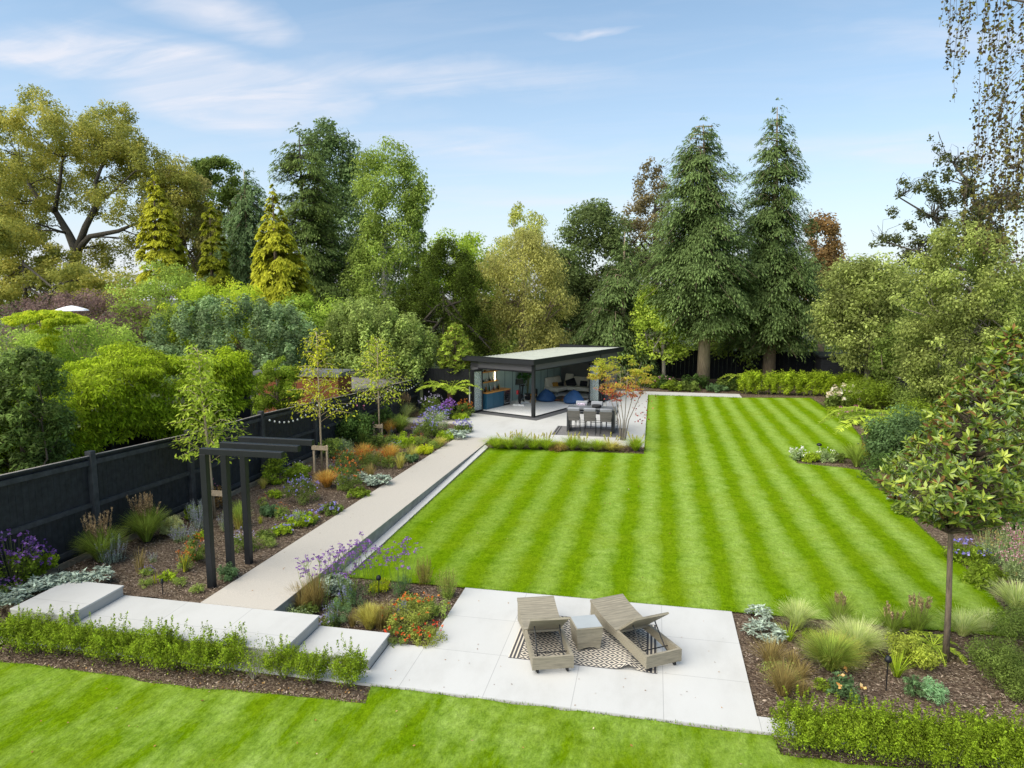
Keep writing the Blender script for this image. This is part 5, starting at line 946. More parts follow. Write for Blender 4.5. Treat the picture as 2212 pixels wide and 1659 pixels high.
for i,x in enumerate(xr): place(i%3,(x,9.33+random.uniform(-.05,.05),-.03),random.uniform(0,6),f'dense leafy hedge shrub, {ORD[i]} from the left in the row at the lower right','low hedge at the lower right',random.uniform(.92,1.08))
# far laurel hedge, one shrub each
def laurel(seed_):
    rng=RG(seed_); s=Soup(); t=thing('hedge_shrub','x','shrub'); mb=MB(); 
    for k in range(6): a=rng.uniform(0,6.28); mb.tube([(0,0,-.03),(math.cos(a)*.3,math.sin(a)*.3,.9)],[.02,.01],5)
    C=[(rng.uniform(-.42,.42),rng.uniform(-.35,.35),rng.uniform(.25,1.25)) for _ in range(46)]; q,v=clumpleaves(rng,C,[rng.uniform(.14,.26) for _ in C],2600,.11,.42,.8,.5,1.3); s.add(q,v); mb.build('stems',M['twig'],t); s.build('foliage',F3('leaf_farhedge',(.095,.14,.013),.4,1.8),t); return t
PR+= [laurel(950),laurel(951)]
for i in range(10): place(4+i%2,(5.75+i*.76,44.6-.0*i,-.03),random.uniform(0,6),f'bright green laurel, {ORD[i]} from the left in the far hedge below the shed','far hedge in front of the black fence',1.05)
# ================================================================== BORDER PLANTS
def base(name,label,cat,u,v,sl=True,z=None,group=None):
    g=GB(u,v) if sl else G(u,v,-.025 if z is None else z)
    if z is not None: g=G(u,v,z)
    if sl and z is None and g[0]<-11.75 and v>905: g=(-11.75,g[1],g[2])
    return thing(name,label,cat,tuple(g),0,group)
def grass(label,u,v,h,r,n,mat='grass',w=.008,sl=True,plume=0,ph=0,droop=.35,pm='plume',z=None,base_=.08,name='ornamental_grass',lean=1.):
    rng=seed(); n=int(n*1.25); r*=1.15; h*=1.15; w*=1.7; t=base(name,label,'ornamental grass',u,v,sl,z); s=Soup(); s.add(blades(rng,n,h,r,w,base_,droop,.4,lean),np.repeat(rng.uniform(0,1,n),3)); s.build('blades',LF[mat],t)
    if plume:
        p=Soup(); 
        for k in range(plume):
            a=rng.uniform(0,2*PI); rr=r*rng.uniform(.1,.6); hh=ph*rng.uniform(.8,1.05); b=np.array([math.cos(a)*.05,math.sin(a)*.05,0]); e=np.array([math.cos(a)*rr,math.sin(a)*rr,hh]); p.add(stemq(b[None],e[None],.006),.4)
            m=44; tt=rng.uniform(.72,1.0,m); P=b+(e-b)*tt[:,None]+rng.normal(size=(m,3))*.012; D=nrm((e-b)[None]+rng.normal(size=(m,3))*.25*np.linalg.norm(e-b)); lf=rng.uniform(.03,.065,m)*(1+r*.3); p.add(leafq(rng,P,unit(rng,m),lf,lf*.3,D),rng.uniform(0,1,m))
        p.build('plumes',LF[pm],t)
    return t
def bush(label,u,v,h,r,n,mat,leaf=.03,sl=True,flower=None,nf=0,fs=.03,z=None,name='shrub',cat='shrub',asp=.55,K=26,up=.6,high=.25,flat=1.,tall=0,rnd=.55):
    rng=seed(); t=base(name,label,cat,u,v,sl,z); s=Soup(); C=[];R=[]; n=int(n*1.7); leaf*=1.25; r*=1.15; h*=1.12; K=int(K*1.3); fs*=1.15
    for k in range(K):
        a=rng.uniform(0,2*PI); f=rng.uniform(0,1)**.5; zz=h*(.12+.75*rng.uniform()*(1-.35*f)); C.append((math.cos(a)*f*r*.85,math.sin(a)*f*r*.85,zz)); R.append(min(r,h)*rng.uniform(.2,.38))
    q,val=clumpleaves(rng,C,R,n,leaf,asp,up,rnd,flat); P0_=q[:,:,2].min(1); q=q[P0_>0]; val=val[P0_>0]; s.add(q,val)
    for k in range(10): a=rng.uniform(0,6.28); s.add(stemq(np.array([[0,0,0.]]),np.array([[math.cos(a)*r*.6,math.sin(a)*r*.6,h*.7]]),.006),.2)
    s.build('foliage',LF[mat] if isinstance(mat,str) else mat,t)
    if flower:
        fsn=Soup(); 
        a=rng.uniform(0,2*PI,nf); f=rng.uniform(0,1,nf)**.5; zz=h*(1-.45*f*f)*rng.uniform(.75,1.0,nf)+high*rng.uniform(0,1,nf)*h; P=np.stack([np.cos(a)*f*r,np.sin(a)*f*r,zz],1)
        if tall: 
            B=P*np.array([.5,.5,.2]); s2=Soup(); s2.add(stemq(B,P,.005),.4); s2.build('stems',M['twig'],t)
        for j in range(5): Q=P+rng.normal(size=P.shape)*fs*.28; fsn.add(leafq(rng,Q,nrm(UP*.8+rng.normal(size=P.shape)*.6),fs*rng.uniform(.6,1.1,nf),fs*.7),rng.uniform(0,1,nf))
        if nf<=72:
            V=fsn.V; A_=fsn.a
            for j in range(nf):
                one=Soup(); one.add(np.stack([x[j] for x in V]),np.array([x[j] for x in A_])); one.build('flower',LF[flower],t)
        else: fsn.build('flowers',LF[flower],t)
    return t
def silver(label,u,v,h,r,n,leaf=.10,sl=True,z=None):
    n=int(n*1.5); leaf*=1.25; r*=1.2; h*=1.2; rng=seed(); t=base('silver_plant',label,'plant',u,v,sl,z); s=Soup(); K=max(8,n//16); a=rng.uniform(0,2*PI,K); f=rng.uniform(0,1,K)**.5; C=np.stack([np.cos(a)*f*r,np.sin(a)*f*r,h*(.25+.5*rng.uniform(0,1,K))*(1-.3*f)],1); idx=rng.integers(0,K,n); d=nrm(rng.normal(size=(n,3))+UP*.55); d[:,2]=np.abs(d[:,2])
    lf=leaf*rng.uniform(.6,1.2,n); P=C[idx]+d*(lf*.6)[:,None]; N=nrm(UP+rng.normal(size=(n,3))*.3); A,B=leafq(rng,P,N,lf,lf*.34,d,.12); vv=rng.uniform(0,1,n); s.add(A,vv).add(B,vv); s.build('foliage',LF['silver'],t); return t
def spikes(label,u,v,h,r,n,fm='flav',sm='greygreen',sl=True,z=None,fl=.5,name='flower_spikes',fn=16,fsz=.014,fol_n=300,leaf=.03):
    rng=seed(); t=base(name,label,'flowering plant',u,v,sl,z); s=Soup(); f=Soup(); a=rng.uniform(0,2*PI,n); q=rng.uniform(.05,1,n)**.8*r*.85; n0=n; B=np.stack([np.cos(a+rng.normal(size=n)*.5)*q*.5,np.sin(a+rng.normal(size=n)*.5)*q*.5,0*a],1); E=np.stack([np.cos(a)*q,np.sin(a)*q,h*rng.uniform(.5,1.1,n)*(1-.25*(q/r)**2)],1); s.add(stemq(B,E,.005),rng.uniform(0,1,n*2))
    for k in range(fn): tt=(1-fl*rng.uniform(0,1,n))[:,None]; P=B+(E-B)*tt+rng.normal(size=(n,3))*fsz*.8; f.add(leafq(rng,P,unit(rng,n),fsz*rng.uniform(.7,1.6,n),fsz),rng.uniform(0,1,n))
    if fol_n:
        idx=rng.integers(0,n,fol_n); tt=rng.uniform(.05,.65,fol_n)[:,None]; P=B[idx]+(E[idx]-B[idx])*tt+rng.normal(size=(fol_n,3))*.02; s.add(leafq(rng,P,nrm(UP+rng.normal(size=(fol_n,3))*.7),leaf,leaf*.4),rng.uniform(0,1,fol_n))
    s.build('stems',LF[sm],t); f.build('flowers',LF[fm],t); return t
def verbena(label,u,v,h,r,n,z=None,sl=False,fs=.036):
    rng=seed(); t=base('verbena',label,'flowering plant',u,v,sl,z); s=Soup(); f=Soup()
    for k in range(n):
        if k%3==2: continue
        a=rng.uniform(0,2*PI); q=r*rng.uniform(.05,1)**.6; hh=h*rng.uniform(.62,1.05); b=np.array([math.cos(a)*q*.35,math.sin(a)*q*.35,0]); m=np.array([math.cos(a)*q*.8,math.sin(a)*q*.8,hh*.8]); s.add(stemq(b[None],m[None],.009),.2)
        for j in range(rng.integers(3,6)):
            e=m+np.array([rng.normal()*.075,rng.normal()*.075,hh*.2*rng.uniform(.3,1.1)]); s.add(stemq(m[None],e[None],.006),.3); c=12; P=e+rng.normal(size=(c,3))*np.array([.5,.5,.22])*fs; one=Soup(); one.add(leafq(rng,P,nrm(UP+rng.normal(size=(c,3))*.8),fs*.75,fs*.7),rng.uniform(0,1,c)); one.build('flower_head',LF['fpurple'],t)
        lm=6; tt=rng.uniform(.05,.5,lm)[:,None]; P=b+(m-b)*tt+rng.normal(size=(lm,3))*.012; s.add(leafq(rng,P,nrm(UP+rng.normal(size=(lm,3))),.05,.012),rng.uniform(0,1,lm))
    s.build('stems',F3('verbena_stem',(.09,.14,.04),.6,1.6),t); return t
def bladesp(label,u,v,h,r,n,mat='lime',w=.03,flower=None,nf=0,sl=True,z=None,fs=.04,name='sword_leaf_plant'):
    rng=seed(); t=base(name,label,'plant',u,v,sl,z); s=Soup(); s.add(blades(rng,n,h,r,w,.05,.12,.35),np.repeat(rng.uniform(0,1,n),3)); s.build('blades',LF[mat],t)
    if flower:
        f=Soup(); P=np.stack([rng.uniform(-r,r,nf),rng.uniform(-r,r,nf),h*rng.uniform(.75,1.1,nf)],1)
        for j in range(6): f.add(leafq(rng,P+rng.normal(size=P.shape)*fs*.35,unit(rng,nf),fs,fs*.6),rng.uniform(0,1,nf))
        s2=Soup(); s2.add(stemq(P*np.array([.3,.3,.1]),P,.006),.4); s2.build('stems',M['twig'],t)
        for j in range(nf): one=Soup(); one.add(np.stack([x[j] for x in f.V]),np.array([x[j] for x in f.a])); one.build('flower',LF[flower],t)
    return t
Z5=.48
# --- upper left corner and left border, front part
bush('tall purple flowered plant against the black fence at the left edge',34,1262,.78,.42,1300,'bright',.045,z=Z5,flower='fpurple',nf=130,fs=.055,high=.45,name='flowering_plant',cat='flowering plant',tall=1)
bush('second purple flower clump just right of the one at the left edge',92,1238,.45,.26,700,'lime',.045,z=Z5,flower='fpurple',nf=36,fs=.05,high=.45,name='flowering_plant',cat='flowering plant',tall=1)
bush('leafy yellow green plant under the purple flowers at the left edge',70,1235,.42,.28,900,'lime',.045,z=Z5,name='leafy_plant',cat='plant')
bush('purple aster by the left end of the white step',12,1290,.3,.25,500,'mid',.03,z=Z5,flower='fpurple',nf=36,fs=.025,name='aster',cat='flowering plant')
grass('fountain grass with brown plumes near the fence, left of the pair',160,1208,.66,.50,1900,'grass',.007,plume=30,ph=1.1)
grass('fountain grass with brown plumes near the fence, right of the pair',254,1164,.72,.52,1900,'grass',.007,plume=36,ph=1.15)
for i,(u,v,r) in enumerate([(5,1312,.22),(42,1292,.26),(84,1278,.26),(126,1268,.25),(168,1262,.24),(212,1254,.25)]):
    silver(f'woolly silver leaved plant, {ORD[i]} from the left in the row behind the top step',u,v,.22,r,300,.095,z=.47)
spikes('silver stemmed plant with pale lavender spikes in front of the right plume grass',243,1215,.62,.40,46,'flav','silver',fl=.45)
bush('rounded cream and green variegated shrub near the fence',371,1155,.50,.27,2400,F3('leaf_variegated',(.17,.19,.11),.5,1.7),.03)
bush('small yellow green shrub beside the variegated shrub by the fence',342,1118,.42,.22,600,'bright',.05)
bush('brown twiggy rose with reddish tips against the fence',373,1092,.75,.25,500,'copper',.05,flower='fpink',nf=6)
spikes('pale lavender spikes spreading left of the nearest pergola post',398,1168,.42,.45,70,'flav','greygreen',fl=.5)
spikes('hazy lavender spikes behind the nearest pergola post',432,1140,.75,.42,80,'flav','silver',fl=.55)
bladesp('yellow sword leaves with orange flowers left of the nearest pergola post',400,1235,.48,.16,26,'yellow',.022,'forange',16,fs=.035)
bush('orange flowering green plant just behind the yellow sword leaves',425,1215,.55,.24,900,'mid',.03,flower='forange',nf=22,fs=.03,name='flowering_plant',cat='flowering plant')
bladesp('small clump of upright yellow blades alone in the bark',335,1262,.28,.06,10,'yellow',.02)
grass('thin straw coloured seed stems alone in the bark',303,1238,.5,.12,60,'dry',.006)
for i,(u,v) in enumerate([(317,1266),(388,1263),(428,1278)]): bush(f'low heather tuft in the bark near the white step, {ORD[i]} from the left',u,v,.16,.14,420,'olive',.03,name='heather',cat='plant',asp=.25)
bush('blue green bushy plant between the nearest and middle pergola posts',487,1250,.34,.22,1100,'bluegreen',.028)
grass('tall mixed grass behind the middle pergola post',520,1140,.6,.3,500,'grass',.007)
bush('olive heather mound right of the farthest pergola post',572,1180,.26,.24,900,'olive',.028,asp=.3,name='heather',cat='plant')
bush('green leafy plant with violet flowers behind the farthest pergola post',530,1190,.45,.26,900,'mid',.03,flower='flav',nf=40)
bush('lime green geranium with violet flowers at the path edge',612,1152,.20,.24,800,'lime',.04,flower='fviolet',nf=12,fs=.04,name='geranium',cat='flowering plant')
bush('larger lime green geranium with violet flowers along the path edge',652,1130,.26,.42,1700,'lime',.042,flower='fviolet',nf=26,fs=.042,name='geranium',cat='flowering plant')
bush('dark green hellebore beside the lime geraniums',585,1112,.28,.28,600,'bluegreen',.08,asp=.4,name='hellebore',cat='plant')
bladesp('small yellow grassy tuft below the dark hellebore',563,1132,.25,.14,30,'yellow',.015)
bush('violet flowered aster bush in the middle of the left border',652,1082,.62,.45,2300,'mid',.03,flower='fviolet',nf=72,fs=.035,name='aster',cat='flowering plant')
bush('dark green geranium with violet flowers by the path',712,1108,.24,.32,900,'mid',.045,flower='fviolet',nf=24,fs=.045,name='geranium',cat='flowering plant')
bush('green leafy shrub with a few lilac flowers left of the yellow tree stake',645,1034,.5,.42,1500,'bright',.05,flower='flav',nf=18)
grass('orange straw coloured grass to the right of the yellow tree stake',707,1053,.48,.40,1100,'orangeg',.008)
bush('orange heleniums standing below the yellow tree',752,1058,.75,.42,1300,'mid',.035,flower='forange',nf=30,fs=.05,name='helenium',cat='flowering plant',tall=1)
bush('orange heleniums in the centre of the border beside the orange grasses',748,1018,.62,.45,1200,'mid',.035,flower='forange',nf=32,fs=.05,name='helenium',cat='flowering plant',tall=1)
bush('red orange heleniums behind the silver plants',800,1012,.65,.5,1500,'mid',.035,flower='forange',nf=30,fs=.05,name='helenium',cat='flowering plant',tall=1)
silver('silver leaved plant nearest the path in the middle of the border',818,1048,.30,.32,480,.11)
silver('silver leaved plant behind the other silver one in the middle of the border',780,1042,.32,.24,300,.10)
grass('bronze leaved grass between the two middle silver plants',800,1040,.55,.2,220,'dry',.008)
bush('low green geranium in front of the middle silver plants',775,1072,.22,.36,900,'bright',.045,name='geranium',cat='plant')
grass('orange grass in the centre of the border, left of the pair',786,1000,.62,.45,900,'orangeg',.010)
grass('orange grass in the centre of the border, right of the pair',842,998,.58,.42,900,'orangeg',.010)
bush('grey green rounded shrub behind the orange grasses',738,985,.62,.5,1500,'greygreen',.045)
bush('large dark rose bush climbing in front of the black fence',728,962,1.55,.75,3000,'dark',.075,K=60,flower='fpink',nf=5,fs=.08,name='rose_bush')
bush('dark climbing plant on the fence behind the lime green tree',822,935,1.5,.4,900,'dark',.07,K=40,name='climber')
bush('pale green climbing rose on the fence behind the pergola posts',545,1040,1.1,.42,1100,'bright',.06,K=30,name='climber')
bush('thin yellowish climber low against the fence left of the yellow tree',640,985,.85,.40,800,'olive',.055,K=26,name='climber')
bladesp('tall iris blades in front of the dark rose bush',784,968,.95,.42,44,'mid',.045)
bush('green perennial clump right of the iris blades',826,966,.55,.6,1800,'mid',.05,name='leafy_plant',cat='plant')
bush('fresh lime perennial clump right of the green one near the border centre',872,964,.55,.45,1500,'lime',.05,name='leafy_plant',cat='plant')
bush('dark hellebore near the path in the upper border',884,996,.32,.38,600,'bluegreen',.10,asp=.4,name='hellebore',cat='plant')
bush('vivid lime euphorbia near the path in the upper border',915,980,.34,.34,900,F3('leaf_euphorbia',(.16,.20,.012),.5,1.7),.05,name='euphorbia',cat='plant')
bush('small dark heather right of the lime euphorbia',938,970,.36,.3,800,'olive',.045,asp=.3,name='heather',cat='plant')
bush('brown green heather behind the lime euphorbia',905,958,.32,.34,700,'olive',.045,asp=.3,name='heather',cat='plant')
grass('large dark green grass clump near the upper fence',864,934,.7,.6,900,'grass',.014)
grass('purple brown plume grass against the upper fence',876,903,.7,.6,450,'greyg',.012,plume=36,ph=1.3)
grass('low bronze grass at the foot of the upper fence',842,938,.6,.45,500,'orangeg',.012)
bush('tall green perennial with violet flowers in the upper border',920,946,.8,.5,1500,'mid',.05,flower='fviolet',nf=50,fs=.06,name='aster',cat='flowering plant')
bush('tall lilac aster near the start of the side path',940,928,.8,.55,1500,'greygreen',.05,flower='flav',nf=54,fs=.06,name='aster',cat='flowering plant')
silver('silver plant at the corner of the path and terrace',987,947,.34,.45,420,.15)
bush('violet asters behind the silver corner plant by the terrace',1000,934,.5,.42,1000,'mid',.05,flower='fviolet',nf=48,fs=.06,name='aster',cat='flowering plant')
bush('lime plant left of the silver corner plant',962,950,.34,.34,700,'lime',.055,name='leafy_plant',cat='plant')
grass('straw grass at the upper path edge',950,965,.35,.35,350,'strawg',.012)
bush('rounded green shrub in the bed before the board fence',935,902,1.1,.65,1900,'mid',.06,flower='flav',nf=36,fs=.07)
bush('lilac flowered mound in front of the rounded shrub by the board fence',945,908,.6,.6,900,'greygreen',.06,flower='fviolet',nf=72,fs=.07,name='aster',cat='flowering plant')
bush('magenta purple flowers at the foot of the tree fern',970,907,.9,.35,500,'mid',.05,flower='fpurple',nf=66,fs=.08,name='flowering_plant',cat='flowering plant')
bush('orange tinted bush at the left of the folded glass doors',1004,900,.8,.42,1000,'mid',.06,flower='forange',nf=34,fs=.06)
bush('low lime green plant in the bed beside the terrace',995,908,.35,.4,600,'lime',.06,name='leafy_plant',cat='plant')
bush('tuft of green leaves under the small magnolia',960,905,.4,.4,500,'bright',.06,name='leafy_plant',cat='plant')
def fill(area,n,kinds,sc=1.):
    rng=RG(int(abs(area[0]*100)+area[2]*10)); (x0,x1,y0,y1,zf)=area
    for k in range(n):
        x=rng.uniform(x0,x1);y=rng.uniform(y0,y1); kind,lab,grp,a=kinds[k%len(kinds)]; t=kind(lab,0,0,**a) ; t.location=(x,y,zf(x,y)-.01); t.rotation_euler=(0,0,rng.uniform(0,6)); f=sc*rng.uniform(.75,1.25); t.scale=(f,f,f); t['group']=grp
FK=[(bush,'low mid green perennial growing in the bark of the left border','low green perennials in the left border',dict(h=.22,r=.20,n=500,mat='mid',leaf=.035,name='leafy_plant',cat='plant')),
 (bush,'low lime perennial growing in the bark of the left border','low lime perennials in the left border',dict(h=.20,r=.18,n=420,mat='lime',leaf=.035,name='leafy_plant',cat='plant')),
 (spikes,'thin pale lavender flower spikes standing in the left border','lavender spikes in the left border',dict(h=.45,r=.22,n=26,fsz=.014,fol_n=300)),
 (grass,'wispy straw tinted grass tuft in the left border','wispy grass tufts in the left border',dict(h=.42,r=.24,n=200,mat='strawg',w=.006)),
 (bush,'small violet flowered plant in the left border','small violet flowered plants in the left border',dict(h=.28,r=.2,n=420,mat='olive',leaf=.03,flower='fviolet',nf=26,fs=.018,name='flowering_plant',cat='flowering plant')),
 (bush,'small orange flowered plant in the left border','small orange flowered plants in the left border',dict(h=.4,r=.2,n=380,mat='olive',leaf=.03,flower='forange',nf=25,fs=.018,name='flowering_plant',cat='flowering plant'))]
fill((-11.9,-8.6,13.5,20,lambda x,y:bedz(y)),15,FK); fill((-11.9,-8.6,20,29,lambda x,y:bedz(y)),20,FK,1.1); fill((-11.6,-9.0,11.3,13.4,lambda x,y:bedz(y)),6,FK,.8)
FK2=[(bush,'low green perennial in the bed between ramp and patio','low perennials between ramp and patio',dict(h=.24,r=.18,n=500,mat='mid',leaf=.03,sl=False,name='leafy_plant',cat='plant')),(spikes,'thin flowering stems with violet tips in the bed between ramp and patio','violet stems between ramp and patio',dict(h=.5,r=.2,n=22,fm='fviolet',sl=False)),(grass,'dry thin stems in the bed between ramp and patio','dry stems between ramp and patio',dict(h=.42,r=.2,n=140,mat='dry',w=.005,sl=False))]
fill((-6.5,-4.1,11.2,13.1,lambda x,y:-.02),9,FK2)
FK3=[(grass,'low wispy dry grass in the bark of the right bed','wispy dry grass in the right bed',dict(h=.25,r=.2,n=130,mat='dry',w=.005,sl=False)),(bush,'small green seedling plant in the bark of the right bed','small green plants in the right bed',dict(h=.16,r=.14,n=260,mat='bright',leaf=.03,sl=False,name='leafy_plant',cat='plant'))]
fill((1.9,5.4,10.2,13.0,lambda x,y:-.02),10,FK3)
# --- flower bed between ramp and patio
verbena('tall verbena with purple heads nearest the ramp face',690,1312,1.12,.50,26)
verbena('tall verbena with dense purple heads in the middle of the flower bed',752,1298,1.20,.46,36)
verbena('tall verbena with purple heads against the lawn',805,1284,1.25,.5,26)
verbena('tall verbena with sparse purple heads at the right of the bed',862,1284,1.15,.46,22)
silver('silver shrub by the ramp in the purple flower bed',724,1283,.42,.26,520,.10,sl=False)
grass('dry brown seed stems beside the ramp face',652,1322,.50,.36,420,'dry',.006,sl=False)
grass('dense brown green stems under the verbena near the ramp',682,1318,.66,.28,420,'olive' if 0 else 'dry',.007,sl=False)
grass('pale yellow feather grass in front of the flower bed',799,1357,.40,.28,1300,'strawg',.005,sl=False)
bush('feathery blue green plant left of the feather grass',733,1354,.62,.22,1300,'bluegreen',.03,sl=False,asp=.2,name='feathery_plant',cat='plant')
bush('feathery green plant in the middle of the flower bed',770,1312,.5,.24,900,'bluegreen',.03,sl=False,asp=.2,name='feathery_plant',cat='plant')
bush('feathery green plant at the foot of the right verbena',868,1290,.5,.2,900,'bluegreen',.03,sl=False,asp=.2,name='feathery_plant',cat='plant')
bush('lime yellow low plant behind the spike light in the flower bed',820,1275,.26,.22,600,F3('leaf_euphorbia',(.16,.20,.012),.5,1.7),.035,sl=False,name='leafy_plant',cat='plant')
bush('loose green plant with red and orange flowers beside the patio',880,1352,.48,.42,2000,F3('leaf_geum',(.085,.105,.028),.5,1.8),.03,sl=False,flower='forange',nf=26,fs=.045,name='geum',cat='flowering plant',K=34)
bush('lower plant with bright red flowers at the corner by the last step',925,1385,.30,.30,900,F3('leaf_geum',(.085,.105,.028),.5,1.8),.03,sl=False,flower='fred',nf=16,fs=.045,name='geum',cat='flowering plant')
bush('dark leaved patch with a few red flowers by the last step',865,1385,.22,.28,600,'mid',.03,sl=False,flower='fred',nf=9,fs=.05,name='geum',cat='flowering plant')
bush('bushy green plant with orange flowers along the patio edge',935,1330,.36,.28,1000,'olive',.03,sl=False,flower='forange',nf=14,fs=.04,name='geum',cat='flowering plant')
spikes('pinkish dry flower spikes at the lawn corner, left clump',916,1262,.62,.24,70,'dry','dry',sl=False,fl=.5,fsz=.012)
spikes('pinkish dry flower spikes at the lawn corner, right clump',965,1290,.60,.30,100,'dry','olive',sl=False,fl=.5,fsz=.012,fol_n=900)
bush('small grey green plant in the shade below the second step',640,1340,.3,.3,500,'greygreen',.03,sl=False,name='leafy_plant',cat='plant')
bush('dark green low plant at the foot of the second step',705,1360,.22,.24,500,'mid',.03,sl=False,flower='flav',nf=4,fs=.05,name='leafy_plant',cat='plant')
# --- bed in front of the terrace
for i,(u,m_,sz,g_) in enumerate([(1072,'lime',1.,0),(1098,'lime',1.,1),(1124,'grass',1.1,1),(1152,'lime',1.,1),(1180,'lime',.95,1),(1208,'strawg',.8,0),(1236,'lime',1.,1),(1262,'grass',.9,1),(1290,'lime',.85,0),(1318,'strawg',.95,1),(1373,'lime',1.,1)]):
    grass(['lime green','mid green','fresh lime','darker green','bright green','short straw coloured','tall bright green','soft green','low bright green','yellowish','isolated bright green'][i]+f' grass clump, {ORD[i]} from the left before the terrace',u,968+.016*(u-1070)+1,.44*sz*[1,.8,1.15,.9][i%4],.70*sz*[1,1.2,.85,1.1][i%4],460,m_,.011,sl=False,z=-.02,plume=7*g_,ph=.72*sz,pm='strawg')
bush('small reddish leaved plant among the terrace grasses',1205,974,.3,.35,400,'copper',.05,sl=False,name='leafy_plant',cat='plant')
bush('low purple brown plant near the acer stems',1345,972,.2,.4,400,'purple',.05,sl=False,name='leafy_plant',cat='plant')
# --- right hand bed by the patio
silver('round silver plant at the patio corner, back one of two',1638,1335,.22,.20,300,.07,sl=False)
silver('round silver plant at the patio corner, front one of two',1650,1380,.30,.28,560,.08,sl=False)
grass('soft blue green grass behind the silver plants',1722,1358,.46,.40,800,'greyg',.006,sl=False)
bladesp('lime bladed clump right of the front silver plant',1704,1384,.34,.26,60,'lime',.02,sl=False)
grass('feathery green grass beside the lawn, third clump from the patio',1812,1352,.52,.32,600,'grass',.006,sl=False,plume=7,ph=.7)
grass('large yellow green fountain grass in the centre of the right bed',1793,1446,.50,.50,1700,'strawg' if 0 else 'grass',.006,sl=False)
grass('straw tinted fountain grass over the centre of the right bed',1800,1440,.46,.52,900,'strawg',.005,sl=False)
grass('large pale fountain grass right of the central one',1848,1408,.46,.55,1400,'greyg',.006,sl=False)
grass('bronze tipped grass at the lawn edge, left of the plume grass',1925,1372,.45,.30,600,'grass',.007,sl=False,plume=7,ph=.58)
grass('purple plume grass at the lawn edge left of the magnolia',1980,1368,.50,.30,600,'grass',.007,sl=False,plume=12,ph=.75)
bush('pale yellow green flowering shrub behind the right spike light',1962,1435,.52,.36,2200,F3('leaf_choisya',(.11,.14,.028),.5,1.7),.035,sl=False)
bladesp('arching green blades in front of the yellow green shrub',1937,1462,.42,.34,60,'lime',.022,sl=False)
grass('fine grey green grass right of the magnolia trunk',2078,1372,.40,.42,700,'greyg',.006,sl=False)
grass('small light grass under the magnolia by the lawn',2130,1362,.36,.32,400,'greyg',.006,sl=False)
bush('blue green euphorbia behind the right hedge, left of two',1975,1502,.34,.14,420,'bluegreen',.05,sl=False,asp=.22,name='euphorbia',cat='plant')
bush('blue green euphorbia behind the right hedge, right of two',2015,1508,.32,.20,560,F3('leaf_bluepale',(.09,.17,.11),.6,1.7),.05,sl=False,asp=.22,name='euphorbia',cat='plant')
bush('rose with two peach flowers behind the right hedge',1830,1510,.36,.26,420,'bluegreen',.05,sl=False,flower='fpeach',nf=4,fs=.07,name='rose_bush')
grass('dry straggly stems near the patio edge, upper patch',1664,1440,.42,.34,420,'dry',.005,sl=False)
grass('dry straggly stems near the patio edge, lower patch',1690,1500,.44,.36,520,'dry',.005,sl=False)
bush('thin green weedy plant among the dry stems by the patio',1685,1470,.30,.30,700,'olive',.022,sl=False,name='leafy_plant',cat='plant')
bush('large dark feathery shrub at the right edge below the magnolia',2150,1452,.60,.42,4200,'mid',.035,sl=False,K=44,asp=.3)
bush('second dark feathery shrub in the right corner above the hedge',2195,1500,.72,.38,3800,'mid',.035,sl=False,K=44,asp=.3)
bush('dark green shrub at the extreme right beside the lawn point',2230,1400,.7,.6,4200,'mid',.04,sl=False,K=44,asp=.3)
# --- right border
bush('cream and peach hydrangea at the far right lawn corner',1822,882,1.25,.9,2600,'mid',.10,sl=False,flower='fcream',nf=40,fs=.17,name='hydrangea',high=.0)
bush('large feathery green shrub behind the hydrangea',1868,885,1.9,1.25,5200,'bright',.10,sl=False,K=50,asp=.3)
bush('low lime plant in front of the hydrangea',1806,898,.45,.45,500,'lime',.09,sl=False,name='leafy_plant',cat='plant')
bush('pink flowered plant on the right border above the tree fern',1840,915,.7,.7,900,'olive',.08,sl=False,flower='fpink',nf=26,fs=.10,name='flowering_plant',cat='flowering plant')
bush('white flowered low plant at the tip of the lawn notch bed',1724,993,.42,.34,700,'greygreen',.05,sl=False,flower='fwhite',nf=36,fs=.05,name='flowering_plant',cat='flowering plant')
bush('bright lime plant in the middle of the lawn notch bed',1750,997,.36,.30,800,'lime',.05,sl=False,name='leafy_plant',cat='plant')
bush('grey green plant at the right of the lawn notch bed',1783,995,.42,.40,1000,'greygreen',.05,sl=False,flower='fwhite',nf=16,fs=.04,name='leafy_plant',cat='plant')
bush('small dark green plant right of the grey green one in the notch bed',1806,997,.40,.26,600,'mid',.05,sl=False,name='leafy_plant',cat='plant')
grass('green grass clump below the tree fern on the right border',1850,1008,.75,.55,700,'grass',.014,sl=False)
grass('orange tinted grass at the foot of the tree fern',1872,985,.5,.4,400,'orangeg',.014,sl=False)
bush('dark green shrub with silver flush right of the tree fern trunk',1945,1010,2.3,1.15,6500,F3('leaf_darkblue',(.034,.06,.03),.5,2.1),.085,sl=False,K=80)
bush('low dark mound below the tall shrub on the right border',1915,1035,.9,.9,2400,'dark',.06,sl=False)
grass('pale pinkish grass tuft on the right border edge',1905,1060,.5,.3,350,'tan' if 0 else 'plume',.012,sl=False)
